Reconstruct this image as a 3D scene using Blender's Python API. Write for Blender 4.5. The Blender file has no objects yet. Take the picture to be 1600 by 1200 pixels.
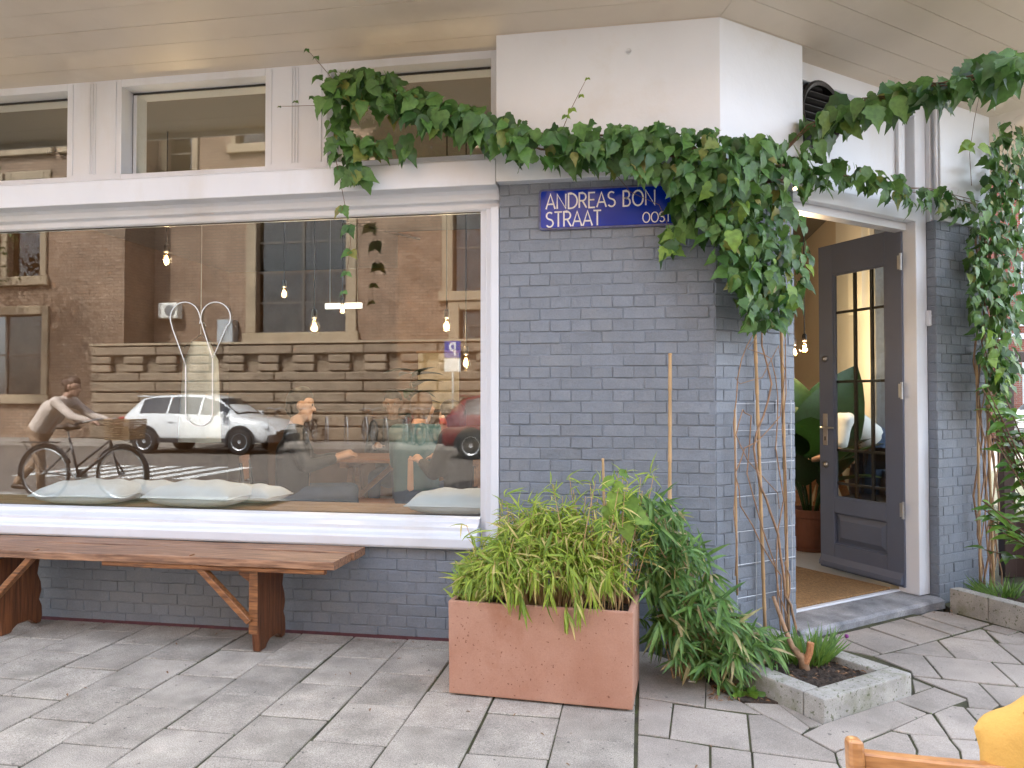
import bpy, bmesh, math, random
import numpy as np
from mathutils import Vector, Matrix, Quaternion

random.seed(7)
R = math.radians
sc = bpy.context.scene
COL = sc.collection

# ------------------------------------------------------------------ camera
F_PX, YAW, PITCH = 1186.0, R(9.7), R(1.2)
CAM = Vector((0.0, -4.0, 1.3))
cam_d = bpy.data.cameras.new("camera")
cam_d.sensor_width = 36.0
cam_d.lens = 36.0 * F_PX / 1600.0
cam_d.clip_start, cam_d.clip_end = 0.05, 1000.0
cam = bpy.data.objects.new("camera", cam_d)
COL.objects.link(cam)
cam.location = CAM
cam.rotation_euler = (R(90) + PITCH, 0, YAW)
sc.camera = cam

# ------------------------------------------------------------------ sky and sun
SUN_EL, SUN_AZ = R(50), R(-22)       # the sun stands behind the cafe, a little to the left
world = bpy.data.worlds.new("World")
sc.world = world
world.use_nodes = True
wn = world.node_tree.nodes
sky = wn.new("ShaderNodeTexSky")
sky.sky_type = 'NISHITA'
sky.sun_disc = False
sky.sun_elevation = SUN_EL
sky.sun_rotation = SUN_AZ
sky.air_density, sky.dust_density, sky.ozone_density = 1.0, 2.5, 1.0
bg = wn["Background"]
bg.inputs[1].default_value = 0.15
haze_hs = wn.new("ShaderNodeHueSaturation")      # thin bright haze: a whiter sky
haze_hs.inputs["Saturation"].default_value = 0.44
world.node_tree.links.new(sky.outputs[0], haze_hs.inputs["Color"])
world.node_tree.links.new(haze_hs.outputs[0], bg.inputs[0])
sun_d = bpy.data.lights.new("sun", 'SUN')
sun_d.energy, sun_d.angle, sun_d.color = 2.0, R(0.6), (1.0, 0.975, 0.93)
sun = bpy.data.objects.new("sun", sun_d)
COL.objects.link(sun)
sun_from = Vector((math.sin(SUN_AZ) * math.cos(SUN_EL), math.cos(SUN_AZ) * math.cos(SUN_EL), math.sin(SUN_EL)))
sun.rotation_euler = (-sun_from).to_track_quat('-Z', 'Y').to_euler()

sc.view_settings.view_transform = 'Standard'
sc.view_settings.look = 'None'
sc.view_settings.gamma = 1.0
sc.view_settings.exposure = 3.0
sc.render.engine = 'CYCLES'
cy = sc.cycles
cy.use_denoising = True
cy.max_bounces, cy.diffuse_bounces, cy.glossy_bounces = 7, 3, 3
cy.use_adaptive_sampling = True
cy.adaptive_threshold = 0.03
cy.transmission_bounces, cy.transparent_max_bounces = 4, 12
cy.sample_clamp_indirect = 6.0
cy.caustics_reflective = cy.caustics_refractive = False

# ------------------------------------------------------------------ measuring helpers
FWD = Vector((-math.sin(YAW) * math.cos(PITCH), math.cos(YAW) * math.cos(PITCH), math.sin(PITCH)))
RGT = Vector((math.cos(YAW), math.sin(YAW), 0))
UPV = RGT.cross(FWD)
CA = R(40)                                   # the cut corner turns 40 degrees
K = Vector((0.371, 0, 0))
CD = Vector((math.cos(CA), math.sin(CA), 0))
CN = Vector((-math.sin(CA), math.cos(CA), 0))


def ray(x, y):
    return FWD + RGT * ((x - 800) / F_PX) - UPV * ((y - 600) / F_PX)


def on_plane(x, y, p, n):
    d = ray(x, y)
    return CAM + d * ((Vector(p) - CAM).dot(n) / d.dot(n))


def FA(x, y, off=0.0):                       # on the street front, off metres behind the brick
    return on_plane(x, y, (0, off, 0), Vector((0, 1, 0)))


def CH(x, y, off=0.0):                       # on the cut corner
    return on_plane(x, y, K + CN * off, CN)


def GR(x, y, z=0.0):
    return on_plane(x, y, (0, 0, z), Vector((0, 0, 1)))


def MI(x, y, Y, g=0.1):                      # across the street, as mirrored by the window pane
    p = FA(x, y, 2 * g + Y)
    return Vector((p.x, -Y, p.z))


def DP(x, y, d):                             # d metres in front of the camera
    return CAM + ray(x, y) * d


def to_px(p):
    d = Vector(p) - CAM
    w = d.dot(FWD)
    return (800 + F_PX * d.dot(RGT) / w, 600 - F_PX * d.dot(UPV) / w, w)


def ch(s, o=0.0, z=0.0):
    return K + CD * s + CN * o + Vector((0, 0, z))


# ------------------------------------------------------------------ materials
MATS = {}


def mat(name, col, rough=.6, var=.12, vs=5.0, col2=None, fine=0.0, fs=250.0, bump=0.0, bs=120.0, bd=.002,
        rnd=0.0, metal=0.0, spec=.5, stretch=(1, 1, 1), coat=0.0, hue=0.0, rvar=0.0, stain=None, stain_s=2.0, stain_a=.5, detail=6, specks=None, speck_s=60.0, speck_t=.66):
    m = bpy.data.materials.new(name)
    m.use_nodes = True
    nt = m.node_tree
    N, L = nt.nodes, nt.links
    b = N["Principled BSDF"]
    b.inputs["Roughness"].default_value = rough
    b.inputs["Metallic"].default_value = metal
    b.inputs["Specular IOR Level"].default_value = spec
    b.inputs["Coat Weight"].default_value = coat
    b.inputs["Coat Roughness"].default_value = .08
    geo = N.new("ShaderNodeNewGeometry")
    mp = N.new("ShaderNodeVectorMath"); mp.operation = 'MULTIPLY'
    L.new(geo.outputs["Position"], mp.inputs[0]); mp.inputs[1].default_value = stretch
    oi = N.new("ShaderNodeObjectInfo")
    ad = N.new("ShaderNodeVectorMath"); ad.operation = 'ADD'
    L.new(mp.outputs[0], ad.inputs[0])
    if rnd:
        ml = N.new("ShaderNodeMath"); ml.operation = 'MULTIPLY'; ml.inputs[1].default_value = 37.0
        L.new(oi.outputs["Random"], ml.inputs[0]); L.new(ml.outputs[0], ad.inputs[1])

    def noise(scale, det=6.0, ro=.55):
        n = N.new("ShaderNodeTexNoise")
        n.inputs["Scale"].default_value = scale
        n.inputs["Detail"].default_value = det
        n.inputs["Roughness"].default_value = ro
        L.new(ad.outputs[0], n.inputs["Vector"])
        return n

    def mix(kind, fac, a, bb):
        x = N.new("ShaderNodeMix"); x.data_type = 'RGBA'; x.blend_type = kind
        if isinstance(fac, (int, float)):
            x.inputs[0].default_value = fac
        else:
            L.new(fac, x.inputs[0])
        for sock, v in ((x.inputs[6], a), (x.inputs[7], bb)):
            if isinstance(v, tuple):
                sock.default_value = (*v, 1)
            else:
                L.new(v, sock)
        return x.outputs[2]

    def rng(src, lo, hi, a=0.3, c=0.7):
        r = N.new("ShaderNodeMapRange")
        r.inputs[1].default_value, r.inputs[2].default_value = a, c
        r.inputs[3].default_value, r.inputs[4].default_value = lo, hi
        L.new(src, r.inputs[0])
        return r.outputs[0]

    lo = tuple(c * (1 - var) for c in col)
    hi = col2 if col2 else tuple(min(1, c * (1 + var)) for c in col)
    n1 = noise(vs, detail)
    c = mix('MIX', rng(n1.outputs[0], 0, 1), lo, hi)
    if fine:
        n2 = noise(fs, 3.0, .7)
        g = N.new("ShaderNodeCombineColor")
        f = rng(n2.outputs[0], 1 - fine, 1 + fine)
        for i in range(3):
            L.new(f, g.inputs[i])
        c = mix('MULTIPLY', 1.0, c, g.outputs[0])
    if stain:
        n3 = noise(stain_s, 8.0, .65)
        c = mix('MIX', rng(n3.outputs[0], 0, stain_a, .52, .72), c, stain)
    if specks:
        n4 = noise(speck_s, 2.0, .5)
        c = mix('MIX', rng(n4.outputs[0], 0, .85, speck_t, speck_t + .05), c, specks)
    if rnd or hue:
        hs = N.new("ShaderNodeHueSaturation")
        L.new(c, hs.inputs["Color"])
        if rnd:
            L.new(rng(oi.outputs["Random"], 1 - rnd, 1 + rnd, 0, 1), hs.inputs["Value"])
        c = hs.outputs[0]
    L.new(c, b.inputs["Base Color"])
    if rvar:
        L.new(rng(noise(vs * 2.3).outputs[0], max(0, rough - rvar), min(1, rough + rvar)), b.inputs["Roughness"])
    if bump:
        bm = N.new("ShaderNodeBump")
        bm.inputs["Strength"].default_value = bump
        bm.inputs["Distance"].default_value = bd
        L.new(noise(bs, 5.0, .65).outputs[0], bm.inputs["Height"])
        L.new(bm.outputs[0], b.inputs["Normal"])
    MATS[name] = m
    return m


def leaf_mat(name, col, col2, dry=None, dry_a=0.0, rough=.45, trans=.3):
    m = bpy.data.materials.new(name)
    m.use_nodes = True
    nt = m.node_tree
    N, L = nt.nodes, nt.links
    b = N["Principled BSDF"]
    b.inputs["Roughness"].default_value = rough
    geo, oi = N.new("ShaderNodeNewGeometry"), N.new("ShaderNodeObjectInfo")
    a = N.new("ShaderNodeMath"); a.operation = 'ADD'
    L.new(geo.outputs["Random Per Island"], a.inputs[0]); L.new(oi.outputs["Random"], a.inputs[1])
    fr = N.new("ShaderNodeMath"); fr.operation = 'FRACT'
    L.new(a.outputs[0], fr.inputs[0])
    ns = N.new("ShaderNodeTexNoise"); ns.inputs["Scale"].default_value = 45
    L.new(geo.outputs["Position"], ns.inputs["Vector"])
    ramp = N.new("ShaderNodeValToRGB")
    e = ramp.color_ramp.elements
    e[0].color, e[1].color = (*col, 1), (*col2, 1)
    e[0].position, e[1].position = 0.0, 1.0 - dry_a if dry else 1.0
    if dry:
        e[1].position = max(0.05, 1.0 - dry_a - .06)
        q = e.new(1.0 - dry_a); q.color = (*dry, 1)
    L.new(fr.outputs[0], ramp.inputs[0])
    mx = N.new("ShaderNodeMix"); mx.data_type = 'RGBA'; mx.blend_type = 'MULTIPLY'
    mx.inputs[0].default_value = .55
    L.new(ramp.outputs[0], mx.inputs[6]); 
    r2 = N.new("ShaderNodeMapRange"); r2.inputs[1].default_value = .3; r2.inputs[2].default_value = .7
    r2.inputs[3].default_value = .55; r2.inputs[4].default_value = 1.35
    L.new(ns.outputs[0], r2.inputs[0])
    cc = N.new("ShaderNodeCombineColor")
    for i in range(3):
        L.new(r2.outputs[0], cc.inputs[i])
    L.new(cc.outputs[0], mx.inputs[7])
    L.new(mx.outputs[2], b.inputs["Base Color"])
    tr = N.new("ShaderNodeBsdfTranslucent")
    L.new(mx.outputs[2], tr.inputs[0])
    ms = N.new("ShaderNodeMixShader"); ms.inputs[0].default_value = trans
    L.new(b.outputs[0], ms.inputs[1]); L.new(tr.outputs[0], ms.inputs[2])
    L.new(ms.outputs[0], N["Material Output"].inputs[0])
    MATS[name] = m
    return m


def glass_mat(name, ior=1.55, tint=(1, 1, 1), rough=0.0, wob=0.0):
    m = bpy.data.materials.new(name)
    m.use_nodes = True
    nt = m.node_tree
    N, L = nt.nodes, nt.links
    N.remove(N["Principled BSDF"])
    t, g, f, ms = (N.new("ShaderNodeBsdfTransparent"), N.new("ShaderNodeBsdfGlossy"),
                   N.new("ShaderNodeFresnel"), N.new("ShaderNodeMixShader"))
    t.inputs[0].default_value = (*tint, 1)
    g.inputs["Roughness"].default_value = rough
    gb_, mr = N.new("ShaderNodeNewGeometry"), N.new("ShaderNodeMapRange")
    mr.inputs[3].default_value, mr.inputs[4].default_value = ior, 1 / ior      # thin pane: same reflection from both faces
    L.new(gb_.outputs["Backfacing"], mr.inputs[0]); L.new(mr.outputs[0], f.inputs[0])
    if wob:
        geo, n, b = N.new("ShaderNodeNewGeometry"), N.new("ShaderNodeTexNoise"), N.new("ShaderNodeBump")
        n.inputs["Scale"].default_value = 1.3; n.inputs["Detail"].default_value = 1.0
        b.inputs["Strength"].default_value = wob; b.inputs["Distance"].default_value = .01
        L.new(geo.outputs["Position"], n.inputs["Vector"]); L.new(n.outputs[0], b.inputs["Height"])
        L.new(b.outputs[0], g.inputs["Normal"])
    L.new(f.outputs[0], ms.inputs[0]); L.new(t.outputs[0], ms.inputs[1]); L.new(g.outputs[0], ms.inputs[2])
    L.new(ms.outputs[0], N["Material Output"].inputs[0])
    MATS[name] = m
    return m


def emit_mat(name, col, strength):
    m = bpy.data.materials.new(name)
    m.use_nodes = True
    N, L = m.node_tree.nodes, m.node_tree.links
    b = N["Principled BSDF"]
    b.inputs["Base Color"].default_value = (*col, 1)
    b.inputs["Emission Color"].default_value = (*col, 1)
    b.inputs["Emission Strength"].default_value = strength
    MATS[name] = m
    return m


def brick_tex_mat(name, c1, c2, mortar, bw, bh, rough=.85, axis='x'):
    """far brickwork whose bricks are too small to tell apart"""
    m = bpy.data.materials.new(name)
    m.use_nodes = True
    N, L = m.node_tree.nodes, m.node_tree.links
    b = N["Principled BSDF"]
    b.inputs["Roughness"].default_value = rough
    geo = N.new("ShaderNodeNewGeometry")
    sp, cb = N.new("ShaderNodeSeparateXYZ"), N.new("ShaderNodeCombineXYZ")
    L.new(geo.outputs["Position"], sp.inputs[0])
    ad = N.new("ShaderNodeMath"); ad.operation = 'ADD'
    L.new(sp.outputs[0], ad.inputs[0]); L.new(sp.outputs[1], ad.inputs[1])
    L.new(ad.outputs[0], cb.inputs[0]); L.new(sp.outputs[2], cb.inputs[1])
    t = N.new("ShaderNodeTexBrick")
    t.inputs["Color1"].default_value, t.inputs["Color2"].default_value = (*c1, 1), (*c2, 1)
    t.inputs["Mortar"].default_value = (*mortar, 1)
    t.inputs["Scale"].default_value = 1.0
    t.inputs["Brick Width"].default_value, t.inputs["Row Height"].default_value = bw, bh
    t.inputs["Mortar Size"].default_value = bh * .14
    L.new(cb.outputs[0], t.inputs["Vector"])
    n = N.new("ShaderNodeTexNoise"); n.inputs["Scale"].default_value = .9; n.inputs["Detail"].default_value = 8
    L.new(geo.outputs["Position"], n.inputs["Vector"])
    r2 = N.new("ShaderNodeMapRange"); r2.inputs[1].default_value = .3; r2.inputs[2].default_value = .7
    r2.inputs[3].default_value = .75; r2.inputs[4].default_value = 1.2
    L.new(n.outputs[0], r2.inputs[0])
    cc = N.new("ShaderNodeCombineColor")
    for i in range(3):
        L.new(r2.outputs[0], cc.inputs[i])
    mx = N.new("ShaderNodeMix"); mx.data_type = 'RGBA'; mx.blend_type = 'MULTIPLY'; mx.inputs[0].default_value = 1
    L.new(t.outputs[0], mx.inputs[6]); L.new(cc.outputs[0], mx.inputs[7])
    L.new(mx.outputs[2], b.inputs["Base Color"])
    bm = N.new("ShaderNodeBump"); bm.inputs["Distance"].default_value = .006; bm.invert = True
    L.new(t.outputs["Fac"], bm.inputs["Height"]); L.new(bm.outputs[0], b.inputs["Normal"])
    MATS[name] = m
    return m


mat("brick_paint", (.178, .206, .250), .45, .12, 7, fine=.12, fs=140, bump=.8, bs=55, bd=.005, rnd=.05,
    stain=(.20, .21, .22), stain_s=3.5, stain_a=.5)
mat("joint_paint_shade_lift", (.188, .216, .262), .6, .15, 22, bump=.8, bs=90, bd=.004)  # brick paint made lighter to offset the shading in the recessed joints
mat("white_paint", (.675, .71, .775), .30, .03, 3, bump=.2, bs=22, bd=.003, stretch=(1, 1, .35), stain=(.57, .555, .53), stain_s=2.2, stain_a=.5)
mat("plaster", (.70, .74, .80), .24, .03, 2.5, bump=.45, bs=9, bd=.007, stain=(.60, .58, .54), stain_s=1.7, stain_a=.5)
mat("soffit_paint", (.66, .585, .49), .42, .05, 1.6, bump=.06, bs=25, bd=.003, stain=(.50, .42, .33), stain_s=1.3, stain_a=.45)
mat("maroon", (.09, .03, .04), .7, .3, 20)
mat("dark_seal", (.02, .02, .02), .6, .1)
mat("door_paint", (.102, .124, .182), .42, .06, 4, bump=.08, bs=60, bd=.002, stain=(.13, .13, .15), stain_s=5, stain_a=.25)
mat("steel", (.55, .55, .55), .35, .1, 30, metal=1.0)
mat("brass_dull", (.38, .36, .33), .35, .1, 30, metal=1.0)
mat("iron", (.015, .012, .012), .5, .2, 10)
mat("bluestone", (.20, .21, .235), .75, .35, 6, fine=.25, fs=120, bump=.5, bs=60, bd=.004, col2=(.36, .365, .38), stain=(.10, .105, .12), stain_s=4, stain_a=.6)
mat("coir", (.27, .155, .065), .95, .3, 60, fine=.45, fs=500, bump=.8, bs=500, bd=.004)
mat("inner_floor", (.50, .48, .44), .45, .08, 2, fine=.06, fs=60)
mat("wood_floor", (.20, .115, .06), .45, .3, 4, stretch=(1, 9, 9), bump=.1, bs=30)
mat("cream_wall", (.62, .54, .42), .75, .03, 1.5)
mat("white_wall", (.78, .77, .72), .75, .03, 1.5)
mat("brown_wall", (.20, .11, .065), .8, .2, 3)
mat("sage", (.30, .38, .27), .6, .08, 3)
mat("ceiling_paint", (.15, .14, .125), .8, .05, 2)
mat("deck_wood", (.30, .17, .085), .42, .3, 5, stretch=(1, 14, 14), bump=.12, bs=40)
mat("linen", (.68, .71, .76), .85, .06, 8, bump=.25, bs=14, bd=.015)
mat("bench_wood", (.15, .050, .018), .4, .5, 5, col2=(.40, .175, .066), stretch=(1.2, 16, 16), bump=.35, bs=14, bd=.004,
    stain=(.06, .022, .012), stain_s=4, stain_a=.6)
mat("bench_top", (.16, .068, .034), .45, .4, 4, col2=(.44, .245, .145), stretch=(1.2, 16, 16), bump=.35, bs=14, bd=.004,
    stain=(.10, .045, .03), stain_s=5, stain_a=.7)
mat("bench_leg", (.105, .035, .014), .34, .5, 4, col2=(.215, .078, .030), stretch=(16, 16, 1.2), bump=.3, bs=12, bd=.004,
    stain=(.05, .02, .012), stain_s=3, stain_a=.7)
mat("terracotta", (.38, .185, .12), .85, .06, 3.0, col2=(.47, .27, .195), fine=.07, fs=150, bump=.3, bs=110, bd=.002,
    stain=(.30, .125, .068), stain_s=2.6, stain_a=.85, specks=(.16, .06, .035), speck_s=75, speck_t=.665)
mat("soil", (.035, .024, .017), .95, .5, 40, col2=(.11, .08, .06), bump=1.0, bs=60, bd=.03)
mat("litter", (.22, .12, .06), .9, .4, 60)
mat("paver", (.345, .310, .268), .9, .3, 5, fine=.55, fs=230, bump=.8, bs=330, bd=.0025, rnd=.11,
    stain=(.21, .195, .16), stain_s=4, stain_a=.6, specks=(.09, .085, .075), speck_s=38, speck_t=.70)
mat("paver_dark", (.325, .287, .252), .9, .2, 3, fine=.38, fs=260, bump=.5, bs=300, bd=.0025, rnd=.09,
    stain=(.17, .155, .135), stain_s=3.5, stain_a=.65, specks=(.10, .09, .08), speck_s=34, speck_t=.70)
mat("joint_soil", (.045, .038, .028), .95, .4, 9, col2=(.075, .080, .032), bump=.8, bs=150, bd=.006)
mat("kerb_concrete", (.33, .32, .295), .9, .2, 8, fine=.25, fs=260, bump=.5, bs=240, bd=.003, stain=(.13, .145, .06), stain_s=6, stain_a=.9, specks=(.10, .11, .06), speck_s=60, speck_t=.62)
mat("asphalt", (.14, .118, .10), .9, .15, 2, fine=.3, fs=200, bump=.4, bs=200)
mat("road_paint", (.7, .7, .68), .7, .12, 6)
mat("cane", (.46, .30, .15), .55, .25, 12, stretch=(1, 1, .25), bump=.1, bs=60)
mat("vine_wood", (.30, .185, .11), .85, .35, 30, bump=.6, bs=120, bd=.003)
mat("vine_stem", (.13, .075, .045), .8, .3, 30)
mat("wire", (.50, .52, .55), .4, .1, 20, metal=.7)
mat("sign_blue", (.002, .026, .34), .16, .1, 6, coat=.25)
mat("sign_white", (.78, .78, .78), .25, .05, 6)
mat("sign_edge", (.10, .11, .22), .3, .3, 40, stain=(.10, .05, .03), stain_s=30, stain_a=.6)
mat("black_plastic", (.012, .011, .012), .38, .2, 8)
mat("chair_wood", (.42, .175, .055), .32, .25, 6, col2=(.55, .27, .10), stretch=(3, 3, 22), bump=.1, bs=20, coat=.25)
mat("yellow_cloth", (.58, .33, .075), .85, .06, 5, bump=.35, bs=9, bd=.02, fine=.06, fs=500)
mat("bar_dark", (.10, .085, .07), .7, .1, 4)
mat("opp_stone", (.34, .265, .18), .85, .15, 1.5, bump=.4, bs=8, bd=.03, rnd=.08)
mat("opp_rustic", (.27, .205, .145), .9, .22, 1.2, bump=1.0, bs=5, bd=.08, rnd=.12)
brick_tex_mat("opp_brick", (.33, .225, .155), (.25, .155, .10), (.15, .11, .08), .30, .105)
brick_tex_mat("red_brick", (.30, .075, .045), (.24, .06, .04), (.26, .2, .17), .22, .065)
mat("upper_brick", (.24, .13, .08), .9, .15, 3)
mat("curtain", (.62, .6, .55), .8, .1, 3, stretch=(6, 6, .5))
mat("room_shade", (.02, .018, .016), .9, .2, 2)  # near-black: the shade of unlit rooms put into the colour
mat("car_white", (.75, .76, .77), .25, .01, 2, coat=.8)
mat("car_red", (.13, .010, .012), .3, .05, 2, coat=.8)
mat("car_grey", (.20, .21, .22), .3, .05, 2, coat=.8)
mat("car_black", (.02, .02, .022), .45, .1, 4)
mat("rubber", (.018, .018, .018), .8, .1, 10)
mat("rim", (.45, .46, .48), .35, .1, 10, metal=.8)
mat("tail_red", (.4, .01, .015), .15, .05, 3, coat=.8)
mat("lamp_clear", (.7, .72, .75), .12, .03, 3, coat=.5)
mat("galv", (.42, .44, .46), .45, .12, 20, metal=.7)
mat("bike_dark", (.03, .03, .035), .35, .1, 10, coat=.5)
mat("bike_red", (.20, .03, .025), .35, .1, 10, coat=.5)
mat("leather", (.06, .035, .02), .5, .2, 20)
mat("wicker", (.34, .22, .12), .8, .3, 60, bump=.5, bs=150)
mat("skin", (.55, .33, .24), .5, .05, 10)
mat("skin_dark", (.30, .17, .11), .5, .05, 10)
mat("hair_dark", (.015, .011, .009), .5, .3, 60, bump=.6, bs=90, bd=.01)
mat("hair_brown", (.10, .05, .028), .5, .3, 60, bump=.6, bs=90, bd=.01)
mat("eye", (.02, .015, .012), .2, .1)
mat("shirt_white", (.80, .80, .80), .85, .03, 6, bump=.3, bs=12, bd=.02)
mat("sweater", (.62, .52, .46), .9, .06, 8, bump=.4, bs=20, bd=.02)
mat("jacket_black", (.018, .018, .022), .6, .2, 8, bump=.4, bs=12, bd=.02)
mat("shirt_teal", (.055, .13, .16), .85, .08, 8, bump=.3, bs=14, bd=.02)
mat("coat_black", (.02, .018, .018), .85, .1, 8, bump=.3, bs=14, bd=.02)
mat("jeans", (.05, .08, .15), .9, .15, 10)
mat("trousers_tan", (.33, .22, .15), .9, .1, 8)
mat("cloth_pale", (.55, .62, .70), .85, .08, 8, bump=.3, bs=16, bd=.02)
mat("paper_poster", (.62, .50, .34), .8, .15, 8, detail=3)
mat("board_wood", (.34, .15, .06), .4, .3, 5, stretch=(1, 12, 12), bump=.1, bs=30)
mat("pot_clay", (.17, .062, .035), .75, .15, 8, bump=.2, bs=60)
mat("brown_frame", (.045, .022, .018), .5, .25, 6)
mat("bark", (.10, .07, .05), .95, .35, 25, bump=.9, bs=40, bd=.02)
mat("cut_wood", (.42, .19, .085), .8, .35, 60)
mat("slate", (.08, .085, .095), .7, .1, 4)
mat("parking_blue", (.02, .05, .32), .4, .05, 4)
mat("flower", (.18, .02, .16), .7, .2, 30)
leaf_mat("vine_leaf", (.026, .086, .019), (.11, .235, .05), dry=(.20, .20, .04), dry_a=.012, rough=.42, trans=.25)
leaf_mat("vine_leaf_light", (.12, .24, .035), (.26, .40, .06), rough=.5, trans=.35)
leaf_mat("bamboo_leaf", (.17, .28, .03), (.42, .52, .07), dry=(.62, .52, .20), dry_a=.12, rough=.5, trans=.35)
leaf_mat("bamboo_dark", (.06, .15, .03), (.17, .31, .07), dry=(.42, .36, .18), dry_a=.07, rough=.48, trans=.3)
leaf_mat("shrub_leaf", (.06, .17, .03), (.20, .36, .055), rough=.3, trans=.3)
leaf_mat("grass_leaf", (.06, .15, .02), (.15, .27, .04), rough=.55, trans=.3)
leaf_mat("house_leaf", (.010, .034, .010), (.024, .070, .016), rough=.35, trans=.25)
leaf_mat("orange_leaf", (.35, .10, .03), (.50, .28, .05), rough=.5, trans=.3)
leaf_mat("tree_leaf", (.03, .07, .015), (.09, .15, .03), rough=.5, trans=.3)
glass_mat("shop_glass", 1.8, (.93, .96, .95), wob=.008)
glass_mat("door_glass", 1.4, (.96, .98, .97))
glass_mat("opp_glass", 1.7, (.5, .52, .55))
glass_mat("car_glass", 2.0, (.18, .2, .22))
glass_mat("bulb_glass", 1.25, (1.0, .90, .70))
emit_mat("filament", (1.0, .50, .14), 6.0)
emit_mat("led_white", (.9, .95, 1.0), .10)
mat("neon_white", (.82, .83, .85), .5, .02)


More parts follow.
